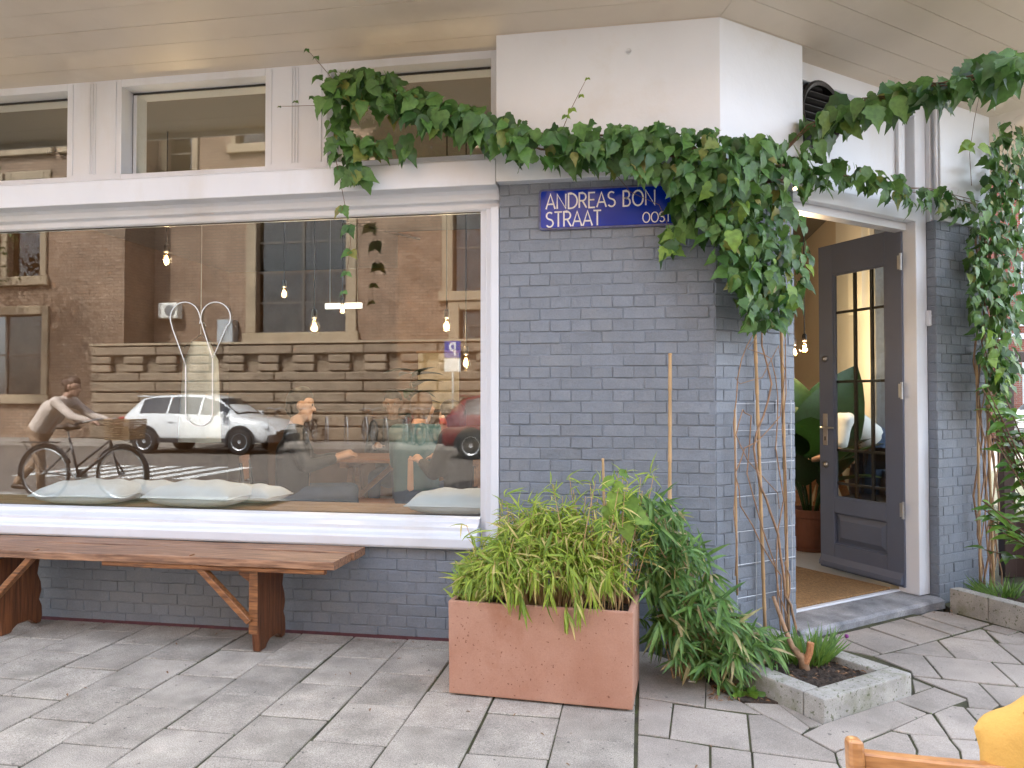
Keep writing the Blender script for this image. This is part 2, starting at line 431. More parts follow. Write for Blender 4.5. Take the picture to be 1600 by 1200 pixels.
# ------------------------------------------------------------------ mesh helpers
class MB:
    def __init__(s):
        s.v, s.f, s.m = [], [], []

    def add(s, verts, faces, mi=0):
        b = len(s.v)
        s.v += [Vector(p) for p in verts]
        s.f += [[i + b for i in f] for f in faces]
        s.m += [mi] * len(faces)
        return s

    def box(s, lo, hi, mi=0, M=None):
        x0, y0, z0 = lo; x1, y1, z1 = hi
        p = [(x0, y0, z0), (x1, y0, z0), (x1, y1, z0), (x0, y1, z0), (x0, y0, z1), (x1, y0, z1), (x1, y1, z1), (x0, y1, z1)]
        if M is not None:
            p = [M @ Vector(q) for q in p]
        return s.add(p, [(0, 3, 2, 1), (4, 5, 6, 7), (0, 1, 5, 4), (1, 2, 6, 5), (2, 3, 7, 6), (3, 0, 4, 7)], mi)

    def prism(s, poly, z0, z1, mi=0):
        n = len(poly)
        a = sum(poly[i][0] * poly[(i + 1) % n][1] - poly[(i + 1) % n][0] * poly[i][1] for i in range(n))
        if a < 0:
            poly = list(reversed(poly))
        f0 = z0 if callable(z0) else (lambda p: z0)
        f1 = z1 if callable(z1) else (lambda p: z1)
        v = [(p[0], p[1], f0(p)) for p in poly] + [(p[0], p[1], f1(p)) for p in poly]
        f = [tuple(reversed(range(n))), tuple(range(n, 2 * n))]
        f += [(i, (i + 1) % n, n + (i + 1) % n, n + i) for i in range(n)]
        return s.add(v, f, mi)

    def extrude(s, prof, x0, x1, mi=0, axis=None):
        """profile of (y,z) points swept along x"""
        n = len(prof)
        v = [(x0, y, z) for y, z in prof] + [(x1, y, z) for y, z in prof]
        f = [(i, n + i, n + (i + 1) % n, (i + 1) % n) for i in range(n)] + [tuple(range(n)), tuple(reversed(range(n, 2 * n)))]
        return s.add(v, f, mi)

    def tube(s, pts, r, n=8, mi=0, closed=False, caps=True):
        pts = [Vector(p) for p in pts]
        rr = r if isinstance(r, (list, tuple)) else [r] * len(pts)
        m = len(pts)
        rings, prev = [], None
        for i, p in enumerate(pts):
            a = pts[i - 1] if (i > 0 or closed) else p
            b = pts[(i + 1) % m] if (i < m - 1 or closed) else p
            t = (b - a)
            t = t.normalized() if t.length > 1e-9 else Vector((0, 0, 1))
            if prev is None:
                u = t.cross(Vector((0, 0, 1)))
                if u.length < .05:
                    u = t.cross(Vector((1, 0, 0)))
            else:
                u = prev - t * prev.dot(t)
            u.normalize(); prev = u
            w = t.cross(u)
            rings.append([p + (u * math.cos(2 * math.pi * k / n) + w * math.sin(2 * math.pi * k / n)) * rr[i] for k in range(n)])
        v = [q for ring in rings for q in ring]
        f = []
        for i in range(m if closed else m - 1):
            j = (i + 1) % m
            for k in range(n):
                f.append((i * n + k, i * n + (k + 1) % n, j * n + (k + 1) % n, j * n + k))
        if caps and not closed:
            f += [tuple(reversed(range(n))), tuple(range((m - 1) * n, m * n))]
        return s.add(v, f, mi)

    def lathe(s, prof, c=(0, 0, 0), n=20, mi=0, M=None):
        """profile of (r,z)"""
        c = Vector(c)
        v = []
        for r, z in prof:
            for k in range(n):
                q = Vector((r * math.cos(2 * math.pi * k / n), r * math.sin(2 * math.pi * k / n), z))
                v.append(c + (M @ q if M is not None else q))
        f = []
        for i in range(len(prof) - 1):
            for k in range(n):
                f.append((i * n + k, i * n + (k + 1) % n, (i + 1) * n + (k + 1) % n, (i + 1) * n + k))
        if prof[0][0] > 1e-5:
            f.append(tuple(reversed(range(n))))
        if prof[-1][0] > 1e-5:
            f.append(tuple(range((len(prof) - 1) * n, len(prof) * n)))
        return s.add(v, f, mi)

    def grid(s, rows, mi=0):
        n = len(rows[0])
        v = [p for r in rows for p in r]
        f = [(i * n + j, i * n + j + 1, (i + 1) * n + j + 1, (i + 1) * n + j) for i in range(len(rows) - 1) for j in range(n - 1)]
        return s.add(v, f, mi)

    def mesh(s, name, mats, bevel=0.0, smooth=False, seg=1, merge=False, jit=0.0, sub=0):
        me = bpy.data.meshes.new(name)
        me.from_pydata([tuple(p) for p in s.v], [], s.f)
        mats = mats if isinstance(mats, (list, tuple)) else [mats]
        for m in mats:
            me.materials.append(MATS[m])
        if len(mats) > 1:
            me.polygons.foreach_set("material_index", s.m)
        if bevel or merge or sub:
            bm = bmesh.new(); bm.from_mesh(me)
            if merge:
                bmesh.ops.remove_doubles(bm, verts=bm.verts, dist=1e-5)
            if sub:
                bmesh.ops.subdivide_edges(bm, edges=bm.edges, cuts=sub, use_grid_fill=True)
            if bevel:
                ed = [e for e in bm.edges if len(e.link_faces) == 2 and e.calc_face_angle(0) > .5]
                bmesh.ops.bevel(bm, geom=ed, offset=bevel, segments=seg, affect='EDGES', profile=.6, clamp_overlap=True)
            if jit:
                for v in bm.verts:
                    v.co += Vector((random.uniform(-1, 1), random.uniform(-1, 1), random.uniform(-1, 1))) * jit
            bm.to_mesh(me); bm.free()
        if smooth:
            me.polygons.foreach_set("use_smooth", [True] * len(me.polygons))
        me.update()
        return me

    def build(s, name, mats, parent=None, **kw):
        return obj(name, s.mesh(name, mats, **kw), parent)


MW = {}                                          # world matrix of every thing made with an Empty


def obj(name, me, parent=None, world=True, kind=None, label=None):
    o = bpy.data.objects.new(name, me)
    COL.objects.link(o)
    if parent is not None:
        o.parent = parent
        if world and parent.name in MW:
            o.matrix_parent_inverse = MW[parent.name].inverted()
    if kind:
        o["kind"] = kind
    if label:
        o["label"] = label
    return o


def thing(name, label, cat, loc=(0, 0, 0), rz=0.0, group=None):
    o = bpy.data.objects.new(name, None)
    COL.objects.link(o)
    o.empty_display_size = .1
    o.location = loc
    o.rotation_euler = (0, 0, rz)
    MW[o.name] = Matrix.Translation(Vector(loc)) @ Matrix.Rotation(rz, 4, 'Z')
    o["label"], o["category"] = label, cat
    if group:
        o["group"] = group
    return o


def tag(o, label, cat, group=None):
    o["label"], o["category"] = label, cat
    if group:
        o["group"] = group
    return o


def struct(o):
    o["kind"] = "structure"
    return o


def local(mb, name, mats, parent, **kw):          # part authored in its thing's own coordinates
    return obj(name, mb.mesh(name, mats, **kw), parent, world=False)


def dup(o, loc, rz, label=None, group=None, scale=None, swap=None):
    c = o.copy(); COL.objects.link(c)
    c.location = loc; c.rotation_euler = (0, 0, rz)
    if scale:
        c.scale = (scale,) * 3
    if label:
        c["label"] = label
    if group:
        c["group"] = group

    def kids(src, dst):
        for k in [q for q in src.children]:
            n = k.copy(); COL.objects.link(n); n.parent = dst
            if swap and n.type == 'MESH' and any(m and m.name in swap for m in n.data.materials):
                n.data = n.data.copy()
                for i, m in enumerate(n.data.materials):
                    if m.name in swap:
                        n.data.materials[i] = MATS[swap[m.name]]
            kids(k, n)
    kids(o, c)
    return c


def merged(name, items, mats, parent=None, kind="stuff", smooth=False):
    """many transformed copies of small meshes joined into one object; items = [(mesh, Matrix)]"""
    cache, V, Fc, off = {}, [], [], 0
    for me, M in items:
        if me.name not in cache:
            a = np.empty(len(me.vertices) * 3); me.vertices.foreach_get("co", a)
            cache[me.name] = (a.reshape(-1, 3), [tuple(p.vertices) for p in me.polygons])
        a, fs = cache[me.name]
        m = np.array(M)
        V.append(a @ m[:3, :3].T + m[:3, 3])
        Fc += [tuple(i + off for i in f) for f in fs]
        off += len(a)
    me = bpy.data.meshes.new(name)
    me.from_pydata(np.concatenate(V).tolist(), [], Fc)
    me.materials.append(MATS[mats])
    if smooth:
        me.polygons.foreach_set("use_smooth", [True] * len(me.polygons))
    return obj(name, me, parent, kind=kind)

# ================================================================== the setting
def corner(o):                                  # the building corner moved o metres outward (o<0) or inward (o>0)
    n1, n2 = Vector((0, 1, 0)), CN
    return K + (n1 + n2) * (o / (1 + n1.dot(n2)))


S_END = 2.56
K2 = ch(S_END)                                  # second corner, where the side street front starts (+y)


def corner2(o):
    n1, n2 = CN, Vector((-1, 0, 0))
    return K2 + (n1 + n2) * (o / (1 + n1.dot(n2)))


def xy(v):
    return (v.x, v.y)


g = MB().prism([(-120, -120), (120, -120), (120, 120), (-120, 120)], -.5, -.12)
struct(g.build("road", "asphalt"))
pav = struct(MB().prism([(-14, 1.0), (-14, -5.0), (5.2, -5.0), (6.4, -3.8), (6.4, 14), (1.9, 14), (1.9, 1.0)], -.119, -.0065).build("pavement", "joint_soil"))
k = MB()
for i in range(19):
    k.box((-14 + i * 1.0, -5.2, -.3), (-14 + i * 1.0 + .992, -5.003, .0))
struct(k.build("kerb", "kerb_concrete", bevel=.012))
struct(MB().box((-70, -20.6, -.118), (40, -16.6, .0)).build("far_pavement", "paver_dark"))

# paving slabs, each one its own piece
def slab_mesh(poly, z1, z0=-.06, shrink=.0022, m="paver"):
    c = Vector((sum(p[0] for p in poly) / len(poly), sum(p[1] for p in poly) / len(poly)))
    q = []
    for p in poly:
        d = Vector(p[:2]) - c
        q.append(tuple(c + d * max(.2, (1 - shrink * 1.3 / max(d.length, .02)))))
    return MB().prism(q, z0, z1).mesh("paver", m, bevel=.003)


shared = {}
def grid_slab(x0, x1, y0, y1, m="paver"):
    w, l = round(x1 - x0 - .008, 3), round(y1 - y0 - .010, 3)
    if (w, l, m) not in shared:
        shared[(w, l, m)] = MB().box((-w / 2, -l / 2, -.06), (w / 2, l / 2, 0)).mesh("paver", m, bevel=.0035)
    o = obj("paver", shared[(w, l, m)], pav)
    o.location = ((x0 + x1) / 2 + random.uniform(-.001, .001), (y0 + y1) / 2, random.uniform(-.0025, .0015))
    o.rotation_euler = (random.gauss(0, .0028), random.gauss(0, .0028), random.gauss(0, .002))
    return o


far_slabs = []
ROWL, COLW = .365, .307
for c in range(-9, 8):
    x0 = -2.485 + COLW * c
    y = .02 if c % 2 == 0 else .04
    first = True
    while y > -3.6:
        if first:
            y1 = -.145 if c % 2 == 0 else -.325
            first = False
        else:
            y1 = y - ROWL
        jx = .004 * math.sin(c * 3 + y * 5)
        if x0 > -4.4 and y > -2.6:
            grid_slab(x0 + jx, x0 + COLW + jx * .4, y1, y)
        else:
            far_slabs.append((x0, x0 + COLW, y1, y))
        y = y1
me1 = MB().box((-.15, -.179, -.05), (.15, .179, 0)).mesh("paver_far", "paver", bevel=.0035)
items = []
for (x0, x1, y0, y1) in far_slabs:
    M = Matrix.Translation(((x0 + x1) / 2, (y0 + y1) / 2, random.uniform(-.0025, .001))) @ Matrix.Diagonal((1, (y1 - y0 - .007) / .358, 1, 1))
    items.append((me1, M))
for i in range(-14, 0):
    for j in range(4):
        items.append((me1, Matrix.Translation((i * .307 - .0, -3.78 - j * .365 - (i % 2) * .0, 0))))
# hand-fitted slabs round the corner, read off the photograph joint by joint
A = lambda x, y: GR(980 + x * .2125, 1000 + y * .2125)
B = lambda x, y: GR(1260 + x * .2125, 920 + y * .2125)
D = lambda x, y: GR(1300 + x * .1875, 1050 + y * .1875)
cut = [
    [A(78, 60), A(85, 418), A(570, 490), A(586, 240)],
    [A(580, 300), A(573, 490), A(990, 540), A(850, 455), A(640, 345)],
    [A(852, 455), A(992, 540), A(1280, 688), A(1343, 640), A(1110, 465)],
    [A(1112, 465), A(1346, 640), A(1445, 622), A(1180, 490)],
    [A(85, 424), A(80, 685), A(305, 715), A(335, 462)],
    [A(342, 466), A(311, 718), A(905, 808), A(880, 542)],
    [A(888, 542), A(915, 812), A(1545, 895), A(1528, 825), A(1288, 693), A(1000, 545)],
    [A(78, 692), A(70, 1150), A(605, 1250), A(605, 775), A(305, 722)],
    [A(618, 778), A(620, 1260), A(940, 1330), A(910, 815)],
    [A(922, 820), A(950, 1330), A(1640, 1330), A(1600, 990), A(1545, 902)],
    [B(-28, 1068), B(127, 990), B(650, 820), D(490, 478), D(255, 570), B(212, 1196)],
    [B(215, 1200), D(250, 576), D(236, 900), A(1612, 1000), A(1552, 905)],
    [D(162, 358), D(522, 236), D(795, 345), D(495, 478)],
    [D(528, 232), D(850, 118), D(1130, 222), D(1000, 272), D(832, 338)],
    [D(668, 50), D(840, 118), D(690, 168)],
    [B(782, 642), B(1262, 690), B(1420, 850), B(1365, 885), B(1195, 868), B(1180, 800)],
    [D(848, 340), D(1000, 280), D(1100, 292), D(1255, 462), D(1190, 562), D(990, 550)],
    [D(1110, 292), D(1345, 312), D(1700, 335), D(1640, 520), D(1262, 462)],
    [D(500, 480), D(790, 347), D(832, 345), D(978, 545), D(640, 508)],
    [D(256, 578), D(490, 484), D(632, 512), D(705, 640), D(680, 900), D(240, 900)],
    [D(650, 512), D(960, 532), D(1060, 650), D(1100, 900), D(690, 900), D(712, 640)],
    [D(990, 557), D(1200, 570), D(1700, 620), D(1700, 900), D(1110, 900), D(1068, 650)],
    [B(495, 492), B(630, 467), B(855, 488), B(995, 655), B(785, 637), B(768, 600)],
    [B(642, 463), B(960, 379), B(1090, 503), B(860, 485)],
    [B(862, 490), B(1095, 510), B(1355, 536), B(1550, 712), B(1260, 687), B(1002, 655)],
    [B(970, 376), B(1062, 350), B(1395, 391), B(1590, 550), B(1360, 531), B(1100, 506)],
    [B(1072, 346), B(1275, 291), B(1310, 300), B(1390, 387)],
    [B(1366, 538), B(1600, 556), B(1760, 568), B(1790, 735), B(1562, 714)],
    [B(1402, 396), B(1600, 411), B(1760, 424), B(1780, 562), B(1602, 553)],
    [B(1322, 306), B(1480, 341), B(1570, 316), B(1700, 372), B(1700, 418), B(1430, 396)],
    [B(1290, 286), B(1370, 263), B(1570, 311), B(1480, 339)],
    [B(832, 192), B(930, 160), B(1050, 172), B(1350, 258), B(1190, 303)],
    [B(717, 215), B(825, 194), B(1182, 306), B(1072, 335)],
    [B(462, 281), B(702, 219), B(1062, 339), B(827, 407)],
    [B(145, 350), B(450, 283), B(820, 408), B(557, 473), B(290, 367)],
    [B(60, 380), B(140, 352), B(285, 369), B(545, 475), B(490, 490), B(250, 440)],
    [B(1272, 692), B(1555, 717), B(1790, 738), B(1790, 930), B(1426, 850)],
]
for p in cut:
    o = obj("paver", slab_mesh([xy(q) for q in p], random.uniform(-.003, .001), m="paver_dark"), pav)
# the terrace goes on to the right and towards the street
tm = MB().box((-.15, -.15, -.05), (.15, .15, 0)).mesh("paver_far", "paver_dark", bevel=.0035)
rot = Matrix.Rotation(CA, 4, 'Z')
for i in range(-3, 22):
    for j in range(-16, 12):
        p = ch(1.0 + i * .306 + (j % 2) * .15, -1.9 + j * .306)
        q = to_px((p.x, p.y, 0)) if (Vector(p) - CAM).dot(FWD) > .2 else (0, 0, 0)
        inside = q[2] > 0 and 975 < q[0] < 1665 and q[1] < 1225
        if p.x > .15 and p.y > -4.8 and p.x < 5 and not inside and not (p.x < .45 and p.y > -1.4) and (Vector(p) - ch(0)).dot(CN) < -.3:
            items.append((tm, Matrix.Translation((p.x, p.y, -.001)) @ rot))
merged("paving_slabs", items, "paver", pav)
# moss and sand tufts in the joints
mo_, rm_ = [], random.Random(71)
mblade = MB().add([(-.08, 0, 0), (.08, 0, 0), (.05, .5, .15), (0, 1, .1), (-.05, .5, .15)], [(0, 1, 2, 4), (4, 2, 3)]).mesh("moss_blade", "grass_leaf")
for k in range(900):
    if rm_.random() < .6:
        c = rm_.randint(-6, 8); x, y = -2.485 + COLW * c + rm_.gauss(0, .0025), rm_.uniform(-2.2, -.05)
    else:
        p = rm_.choice(cut); i = rm_.randrange(len(p)); q = p[i].lerp(p[(i + 1) % len(p)], rm_.random()); x, y = q.x, q.y
    a = rm_.uniform(0, 6.283)
    y_, z_ = Vector((math.cos(a), math.sin(a), 1.2)).normalized(), Vector((0, 0, 1))
    x_ = y_.cross(z_).normalized(); z_ = x_.cross(y_); sz = rm_.uniform(.004, .013)
    mo_.append((mblade, Matrix(((x_.x * sz, y_.x * sz, z_.x * sz, x), (x_.y * sz, y_.y * sz, z_.y * sz, y), (x_.z * sz, y_.z * sz, z_.z * sz, -.005), (0, 0, 0, 1)))))
merged("joint_moss", mo_, "grass_leaf", pav)

# ================================================================== the cafe building
cafe = thing("cafe_building", "corner cafe with grey painted brick, white shop window and boarded canopy", "building", (-1.5, 3, 0))
wall = MB()
wall.box((-5.6, .0037, -.2), (-.754, .30, .498))                                       # below the shop window
b6, pl_, pr_ = corner(.0037), ch(.60, .0037), ch(.60, .32)
wall.prism([(-.754, .0037), xy(b6), xy(pl_), xy(pr_), (.1, .32), (-.754, .32)], -.2, 2.455)
wall.prism([xy(ch(1.956, .0037)), xy(ch(S_END, .0037)), xy(corner2(.0037)), xy(corner2(.3)), xy(ch(1.956, .32))], -.2, 2.455)
wall.box((2.03, 1.75, -.2), (K2.x - .006, 1.95, 3.4))
wall.box((2.03, 3.1, -.2), (K2.x - .006, 9.0, 3.4))
wall.box((2.03, 1.95, -.2), (K2.x - .006, 3.1, .7))
wall.box((2.03, 1.95, 2.9), (K2.x - .006, 3.1, 3.4))
wall.box((-6.6, .006, -.2), (-5.6, .3, 3.4))
wall.box((-6.6, 6.8, -.2), (2.03, 7.1, 3.4))
wall.box((-6.6, .3, -.2), (-6.3, 6.8, 3.4))
wall_o = wall.build("wall", "joint_paint_shade_lift", cafe)

# painted bricks
COURSE = .0615
NB = {}
for L in (.213, .104):
    for q in range(6):
        mb = MB()
        hx, hz, b = L / 2, .0289, .0030
        fr = [(-hx + b, 0, -hz + b), (hx - b, 0, -hz + b), (hx - b, 0, hz - b), (-hx + b, 0, hz - b)]
        md = [(-hx, .0032, -hz), (hx, .0032, -hz), (hx, .0032, hz), (-hx, .0032, hz)]
        bk = [(x, .02, z) for x, _, z in md]
        jt = lambda p, a: tuple(c + random.uniform(-a, a) for c in p)
        fr = [jt(p, .0011) for p in fr]
        md = [(p[0] + random.uniform(-.0018, .0018), p[1], p[2] + random.uniform(-.0022, .0018)) for p in md]
        mb.add(fr + md + bk, [(0, 1, 2, 3)] + [(4 + i, 4 + (i + 1) % 4, (i + 1) % 4, i) for i in range(4)]
               + [(8 + i, 8 + (i + 1) % 4, 4 + (i + 1) % 4, 4 + i) for i in range(4)])
        NB[(L, q)] = mb.mesh("brick", "brick_paint")
bricks = []


def lay(O, u, out, s0, s1, k0, k1, phase=0):
    """English cross bond from s0 to s1 along u"""
    base = Matrix(((u.x, -out.x, 0, 0), (u.y, -out.y, 0, 0), (0, 0, 1, 0), (0, 0, 0, 1)))
    for kk in range(k0, k1):
        z = kk * COURSE + COURSE / 2
        L = .1095 if (kk + phase) % 2 else .219
        off = -.055 if L < .2 else (-.109 if ((kk + phase) // 2) % 2 else 0)
        s = s0 + off
        while s < s1 - .02:
            a, b = max(s, s0), min(s + L, s1)
            s += L
            if b - a < .03:
                continue
            w = b - a - random.choice((.002, .0035, .0045, .006))
            key = .213 if w > .15 else .104
            c = O + u * ((a + b) / 2) + Vector((0, 0, z)) + out * random.gauss(.0003, .0013)
            M = Matrix.Translation(c) @ base @ Matrix.Rotation(random.gauss(0, .005), 4, 'Z') @ Matrix.Rotation(random.gauss(0, .006), 4, 'X') \
                @ Matrix.Rotation(random.gauss(0, .004), 4, 'Y') @ Matrix.Diagonal((w / key, 1, 1, 1))
            q = to_px(c)
            depth = (c - CAM).dot(FWD)
            facing = abs((CAM - c).normalized().dot(out))
            show = (w * facing / depth ** 2) if (-30 < q[0] < 1610 and -20 < q[1] < 1220) else 0
            if 10 < q[0] < 570 and q[1] < 880:
                show = 0
            if 700 < q[0] < 1000 and q[1] > 930:
                show = 0
            bricks.append((show, NB[(key, random.randrange(6))], M))


UX, OUT = Vector((1, 0, 0)), Vector((0, -1, 0))
lay(Vector((0, 0, 0)), UX, OUT, -.752, K.x - .001, 0, 40)
lay(Vector((0, 0, 0)), UX, OUT, -5.59, -.756, 0, 8)
lay(K, CD, -CN, .002, .602, 0, 40)
lay(K, CD, -CN, 1.952, S_END - .002, 0, 40)
lay(ch(1.952, 0), CN, -CD, .003, .06, 0, 40)
lay(K2, Vector((0, 1, 0)), Vector((1, 0, 0)), .003, .27, 0, 55)
bricks.sort(key=lambda t: -t[0])
for show, me, M in bricks[:300]:
    o = obj("brick", me, wall_o)
    o.matrix_basis = M
merged("brick_courses", [(me, M) for _, me, M in bricks[300:]], "brick_paint", cafe)
MB().box((-5.6, -.004, -.05), (-.76, .003, .016)).build("plinth_strip", "maroon", cafe)

# white woodwork round the shop window
sill = [(.10, .50), (-.035, .50), (-.042, .512), (-.042, .555), (-.035, .566), (-.010, .578), (-.002, .592), (-.002, .612), (.035, .626), (.048, .634), (.055, .652), (.085, .660), (.10, .660)]
fr = MB().extrude([(y, z) for y, z in sill], -5.6, -.872)
WX = -.872
head = [(.14, 2.342), (.08, 2.342), (.07, 2.352), (.07, 2.376), (.062, 2.384), (.042, 2.388), (.036, 2.396), (.036, 2.425), (.02, 2.441), (-.068, 2.443), (-.07, 2.447), (-.07, 2.575), (-.06, 2.585), (.055, 2.612), (.14, 2.612)]
frame_o = fr.build("window_frame", "white_paint", cafe, bevel=.002)
MB().extrude(head, -5.6, -.760).build("fascia_band", "white_paint", cafe, bevel=.002)
jr = MB()
jr.prism([(WX, .14), (WX, .075), (-.835, .075), (-.835, .04), (-.80, .04), (-.80, -.004), (-.756, -.004), (-.756, .14)], .5005, 2.3415)
obj("jamb", jr.mesh("jamb", "white_paint", bevel=.003), frame_o)
obj("jamb", MB().box((-5.6, .0, .661), (-5.5, .14, 2.3415)).mesh("jamb", "white_paint", bevel=.003), frame_o)
gl = MB().box((-5.5, .100, .658), (WX + .001, .106, 2.344)).build("window_pane", "shop_glass", cafe)
sl = MB()
sl.box((-5.5, .096, 2.338), (WX, .099, 2.3425)); sl.box((-5.5, .096, .658), (WX, .099, .6625)); sl.box((WX - .003, .096, .66), (WX + .0005, .099, 2.34))
obj("seal", sl.mesh("seal", "dark_seal"), gl)

# transom lights
TY = .06
ops = [(-5.30, -4.70), (-4.36, -3.438), (-3.072, -2.144), (-1.763, -.812)]
tf = MB()
edges = [-5.6] + [e for p in ops for e in p] + [-.740]
for i in range(0, len(edges), 2):
    tf.box((edges[i], TY, 2.613), (edges[i + 1], .30, 3.40))
for a, b in ops:
    tf.box((a, TY, 2.613), (b, .30, 2.652)); tf.box((a, TY, 3.180), (b, .30, 3.40))
tr_o = tf.build("transom_frame", "white_paint", cafe, bevel=.002)
for a, b in ops:
    pn = MB().box((a, .170, 2.652), (b, .176, 3.18)).build("transom_pane", "shop_glass", cafe)
    s_ = MB()
    s_.box((a, .164, 3.168), (b, .1695, 3.18)); s_.box((a, .164, 2.652), (b, .1695, 2.657)); s_.box((a, .164, 2.657), (a + .008, .1695, 3.168))
    obj("seal", s_.mesh("seal", "dark_seal"), pn)
    s2 = MB(); s2.box((a + .008, .158, 2.652), (a + .03, .1635, 3.165))
    obj("bead", s2.mesh("bead", "white_paint"), pn)
for i in range(2, len(edges) - 1, 2):
    a, b = edges[i], edges[i + 1]
    for x, w in ((a + .03, .012), ((a + b) / 2 - .03, .008), ((a + b) / 2 - .012, .008), ((a + b) / 2 + .006, .008), (b - .045, .012)):
        if b < -.9:
            obj("moulding", MB().box((x, TY - .005, 2.66), (x + w, TY, 3.21)).mesh("moulding", "white_paint", bevel=.0015), tr_o)

# plaster above the brick pier
PO = -.07
pc = MB().prism([(-.758, PO), xy(corner(PO)), xy(ch(.60, PO)), xy(ch(.60, .32)), (.1, .32), (-.738, .32)], 2.457, 3.40)
pl_o = pc.build("plaster_pier", "plaster", cafe, bevel=.004, seg=2)
MB().prism([xy(ch(1.985, -.02)), xy(ch(S_END, -.02)), xy(corner2(-.02)), xy(corner2(.3)), xy(ch(1.985, .32))], 2.457, 3.45).build("plaster_pier", "plaster", cafe, bevel=.004, seg=2)
q = FA(982, 80, PO)
rs = MB().lathe([(.0, 0), (.012, 0), (.016, .004), (.018, .004), (.018, 0)], q, 16, M=Matrix.Rotation(R(90), 3, 'X'))
obj("wall_boss", rs.mesh("wall_boss", "plaster", smooth=True), pl_o)

# boarded canopy
SZ, SS = 3.232, .12
bd = MB()
boards = [0.0 - .09] + [.075 + .165 * i for i in range(6)]
cano = MB().prism([(-6.6, -.90), xy(corner(-.90)), xy(corner2(-.90)), (corner2(-.90).x, 9), (-6.6, 9)], 3.41, 3.62).build("canopy", "soffit_paint", cafe)
for i in range(len(boards) - 1):
    d0, d1 = boards[i] + .0015, boards[i + 1] - .0015
    runs = [([(-6.6, -d0), (-6.6, -d1), xy(corner(-d1)), xy(corner(-d0))], lambda p: SZ + SS * (-p[1])),
            ([xy(corner(-d0)), xy(corner(-d1)), xy(corner2(-d1)), xy(corner2(-d0))], lambda p: SZ - SS * (Vector((p[0], p[1], 0)) - K).dot(CN)),
            ([xy(corner2(-d0)), xy(corner2(-d1)), (K2.x + d1, 9), (K2.x + d0, 9)], lambda p: SZ + SS * (p[0] - K2.x))]
    for poly, fz in runs:
        c = Vector((sum(p[0] for p in poly) / 4, sum(p[1] for p in poly) / 4))
        poly = [tuple(c + (Vector(p) - c) * (1 - .0012 / max(.1, (Vector(p) - c).length))) for p in poly]
        o = obj("board", MB().prism(poly, fz, lambda p, f=fz: f(p) + .018).mesh("board", "soffit_paint"), cano)
        o.location.z = random.uniform(-.0012, .0012)
fz1 = MB()
fz1.box((-6.6, -.925, 3.30), (corner(-.90).x - .01, -.902, 3.66))
obj("fascia", fz1.mesh("fascia", "white_paint"), cano)
MB().prism([(-6.6, .02), xy(corner(.02)), xy(corner2(.02)), (K2.x - .02, 9), (-6.6, 9)], 3.63, 13.5).build("upper_storeys", "upper_brick", cafe)

# ---- doorway on the cut corner
def chbox(mb, s0, s1, o0, o1, z0, z1, mi=0):
    return mb.prism([xy(ch(s0, o0)), xy(ch(s1, o0)), xy(ch(s1, o1)), xy(ch(s0, o1))], z0, z1, mi)


df = MB()
chbox(df, 1.835, 1.950, .058, .20, .052, 3.38)
chbox(df, .604, .660, .11, .24, .060, 3.38)
chbox(df, .606, 1.834, .050, .109, 2.445, 2.535)
chbox(df, .606, 1.834, .040, .109, 3.125, 3.38)
dfo = df.build("door_frame", "white_paint", cafe, bevel=.004)
for q in ((1.72, 1.785, .095, .1195, 2.536, 3.124), (1.952, 1.984, .03, .2, 2.457, 3.4)):
    obj("moulding", chbox(MB(), *q).mesh("moulding", "white_paint", bevel=.003), dfo)
pn = MB(); chbox(pn, .665, 1.834, .120, .20, 2.40, 3.38)
pn.build("transom_panel", "white_paint", cafe)
stp = MB()
ns = 14
rows = []
for i in range(ns + 1):
    s = .602 + (1.951 - .602) * i / ns
    rows.append([ch(s, -.035 + random.uniform(-.003, .003), -.02), ch(s, -.035 + random.uniform(-.004, .003), .026 + random.uniform(-.003, .002)),
                 ch(s, -.018 + random.uniform(-.003, .003), .040), ch(s, .08, .050), ch(s, .185, .058), ch(s, .185, -.02)])
stp.grid(rows)
stp.f.append([len(stp.v) - 1 - i for i in range(6)][::-1]); stp.m.append(0)
stp.f.append(list(range(6))[::-1]); stp.m.append(0)
stp.build("threshold", "bluestone", cafe, smooth=False)
st2 = MB(); chbox(st2, .665, 1.84, .190, .225, .03, .066); st2.build("threshold_strip", "white_paint", cafe, bevel=.003)

# louvred round vent over the door
vc = CH(1268, 182, .115)
Mv = Matrix((( CD.x, 0, -CN.x), (CD.y, 0, -CN.y), (0, 1, 0)))
Mv = Matrix(((CD.x, 0, -CN.x), (CD.y, 0, -CN.y), (0, 1, 0)))
vt = MB().lathe([(.155, -.0), (.185, .0), (.185, .075), (.172, .085), (.155, .075), (.155, .005)], vc, 36, M=Mv)
vt.lathe([(.155, .004), (.155, .006), (0, .006)], vc, 36, M=Mv)
vto = vt.build("vent", "black_plastic", cafe, smooth=False)
for i in range(7):
    zz = -.125 + i * .042
    hw = math.sqrt(max(.001, .152 ** 2 - zz ** 2))
    sl = MB()
    pts = [(-hw, zz, .015), (hw, zz, .015), (hw, zz + .03, .055), (-hw, zz + .03, .055), (-hw, zz + .004, .015), (hw, zz + .004, .015), (hw, zz + .034, .055), (-hw, zz + .034, .055)]
    sl.add([vc + Mv @ Vector(p) for p in pts], [(0, 1, 2, 3), (7, 6, 5, 4), (0, 4, 5, 1), (3, 2, 6, 7), (0, 3, 7, 4), (1, 5, 6, 2)])
    obj("slat", sl.mesh("slat", "black_plastic"), vto)
sb = CH(1455, 497, .03)
ss_ = (sb - K).dot(CD)
sn = MB(); chbox(sn, ss_ - .018, ss_ + .018, .030, .0578, sb.z - .05, sb.z + .05)
sn.build("door_sensor", "white_paint", cafe, bevel=.006, seg=2)
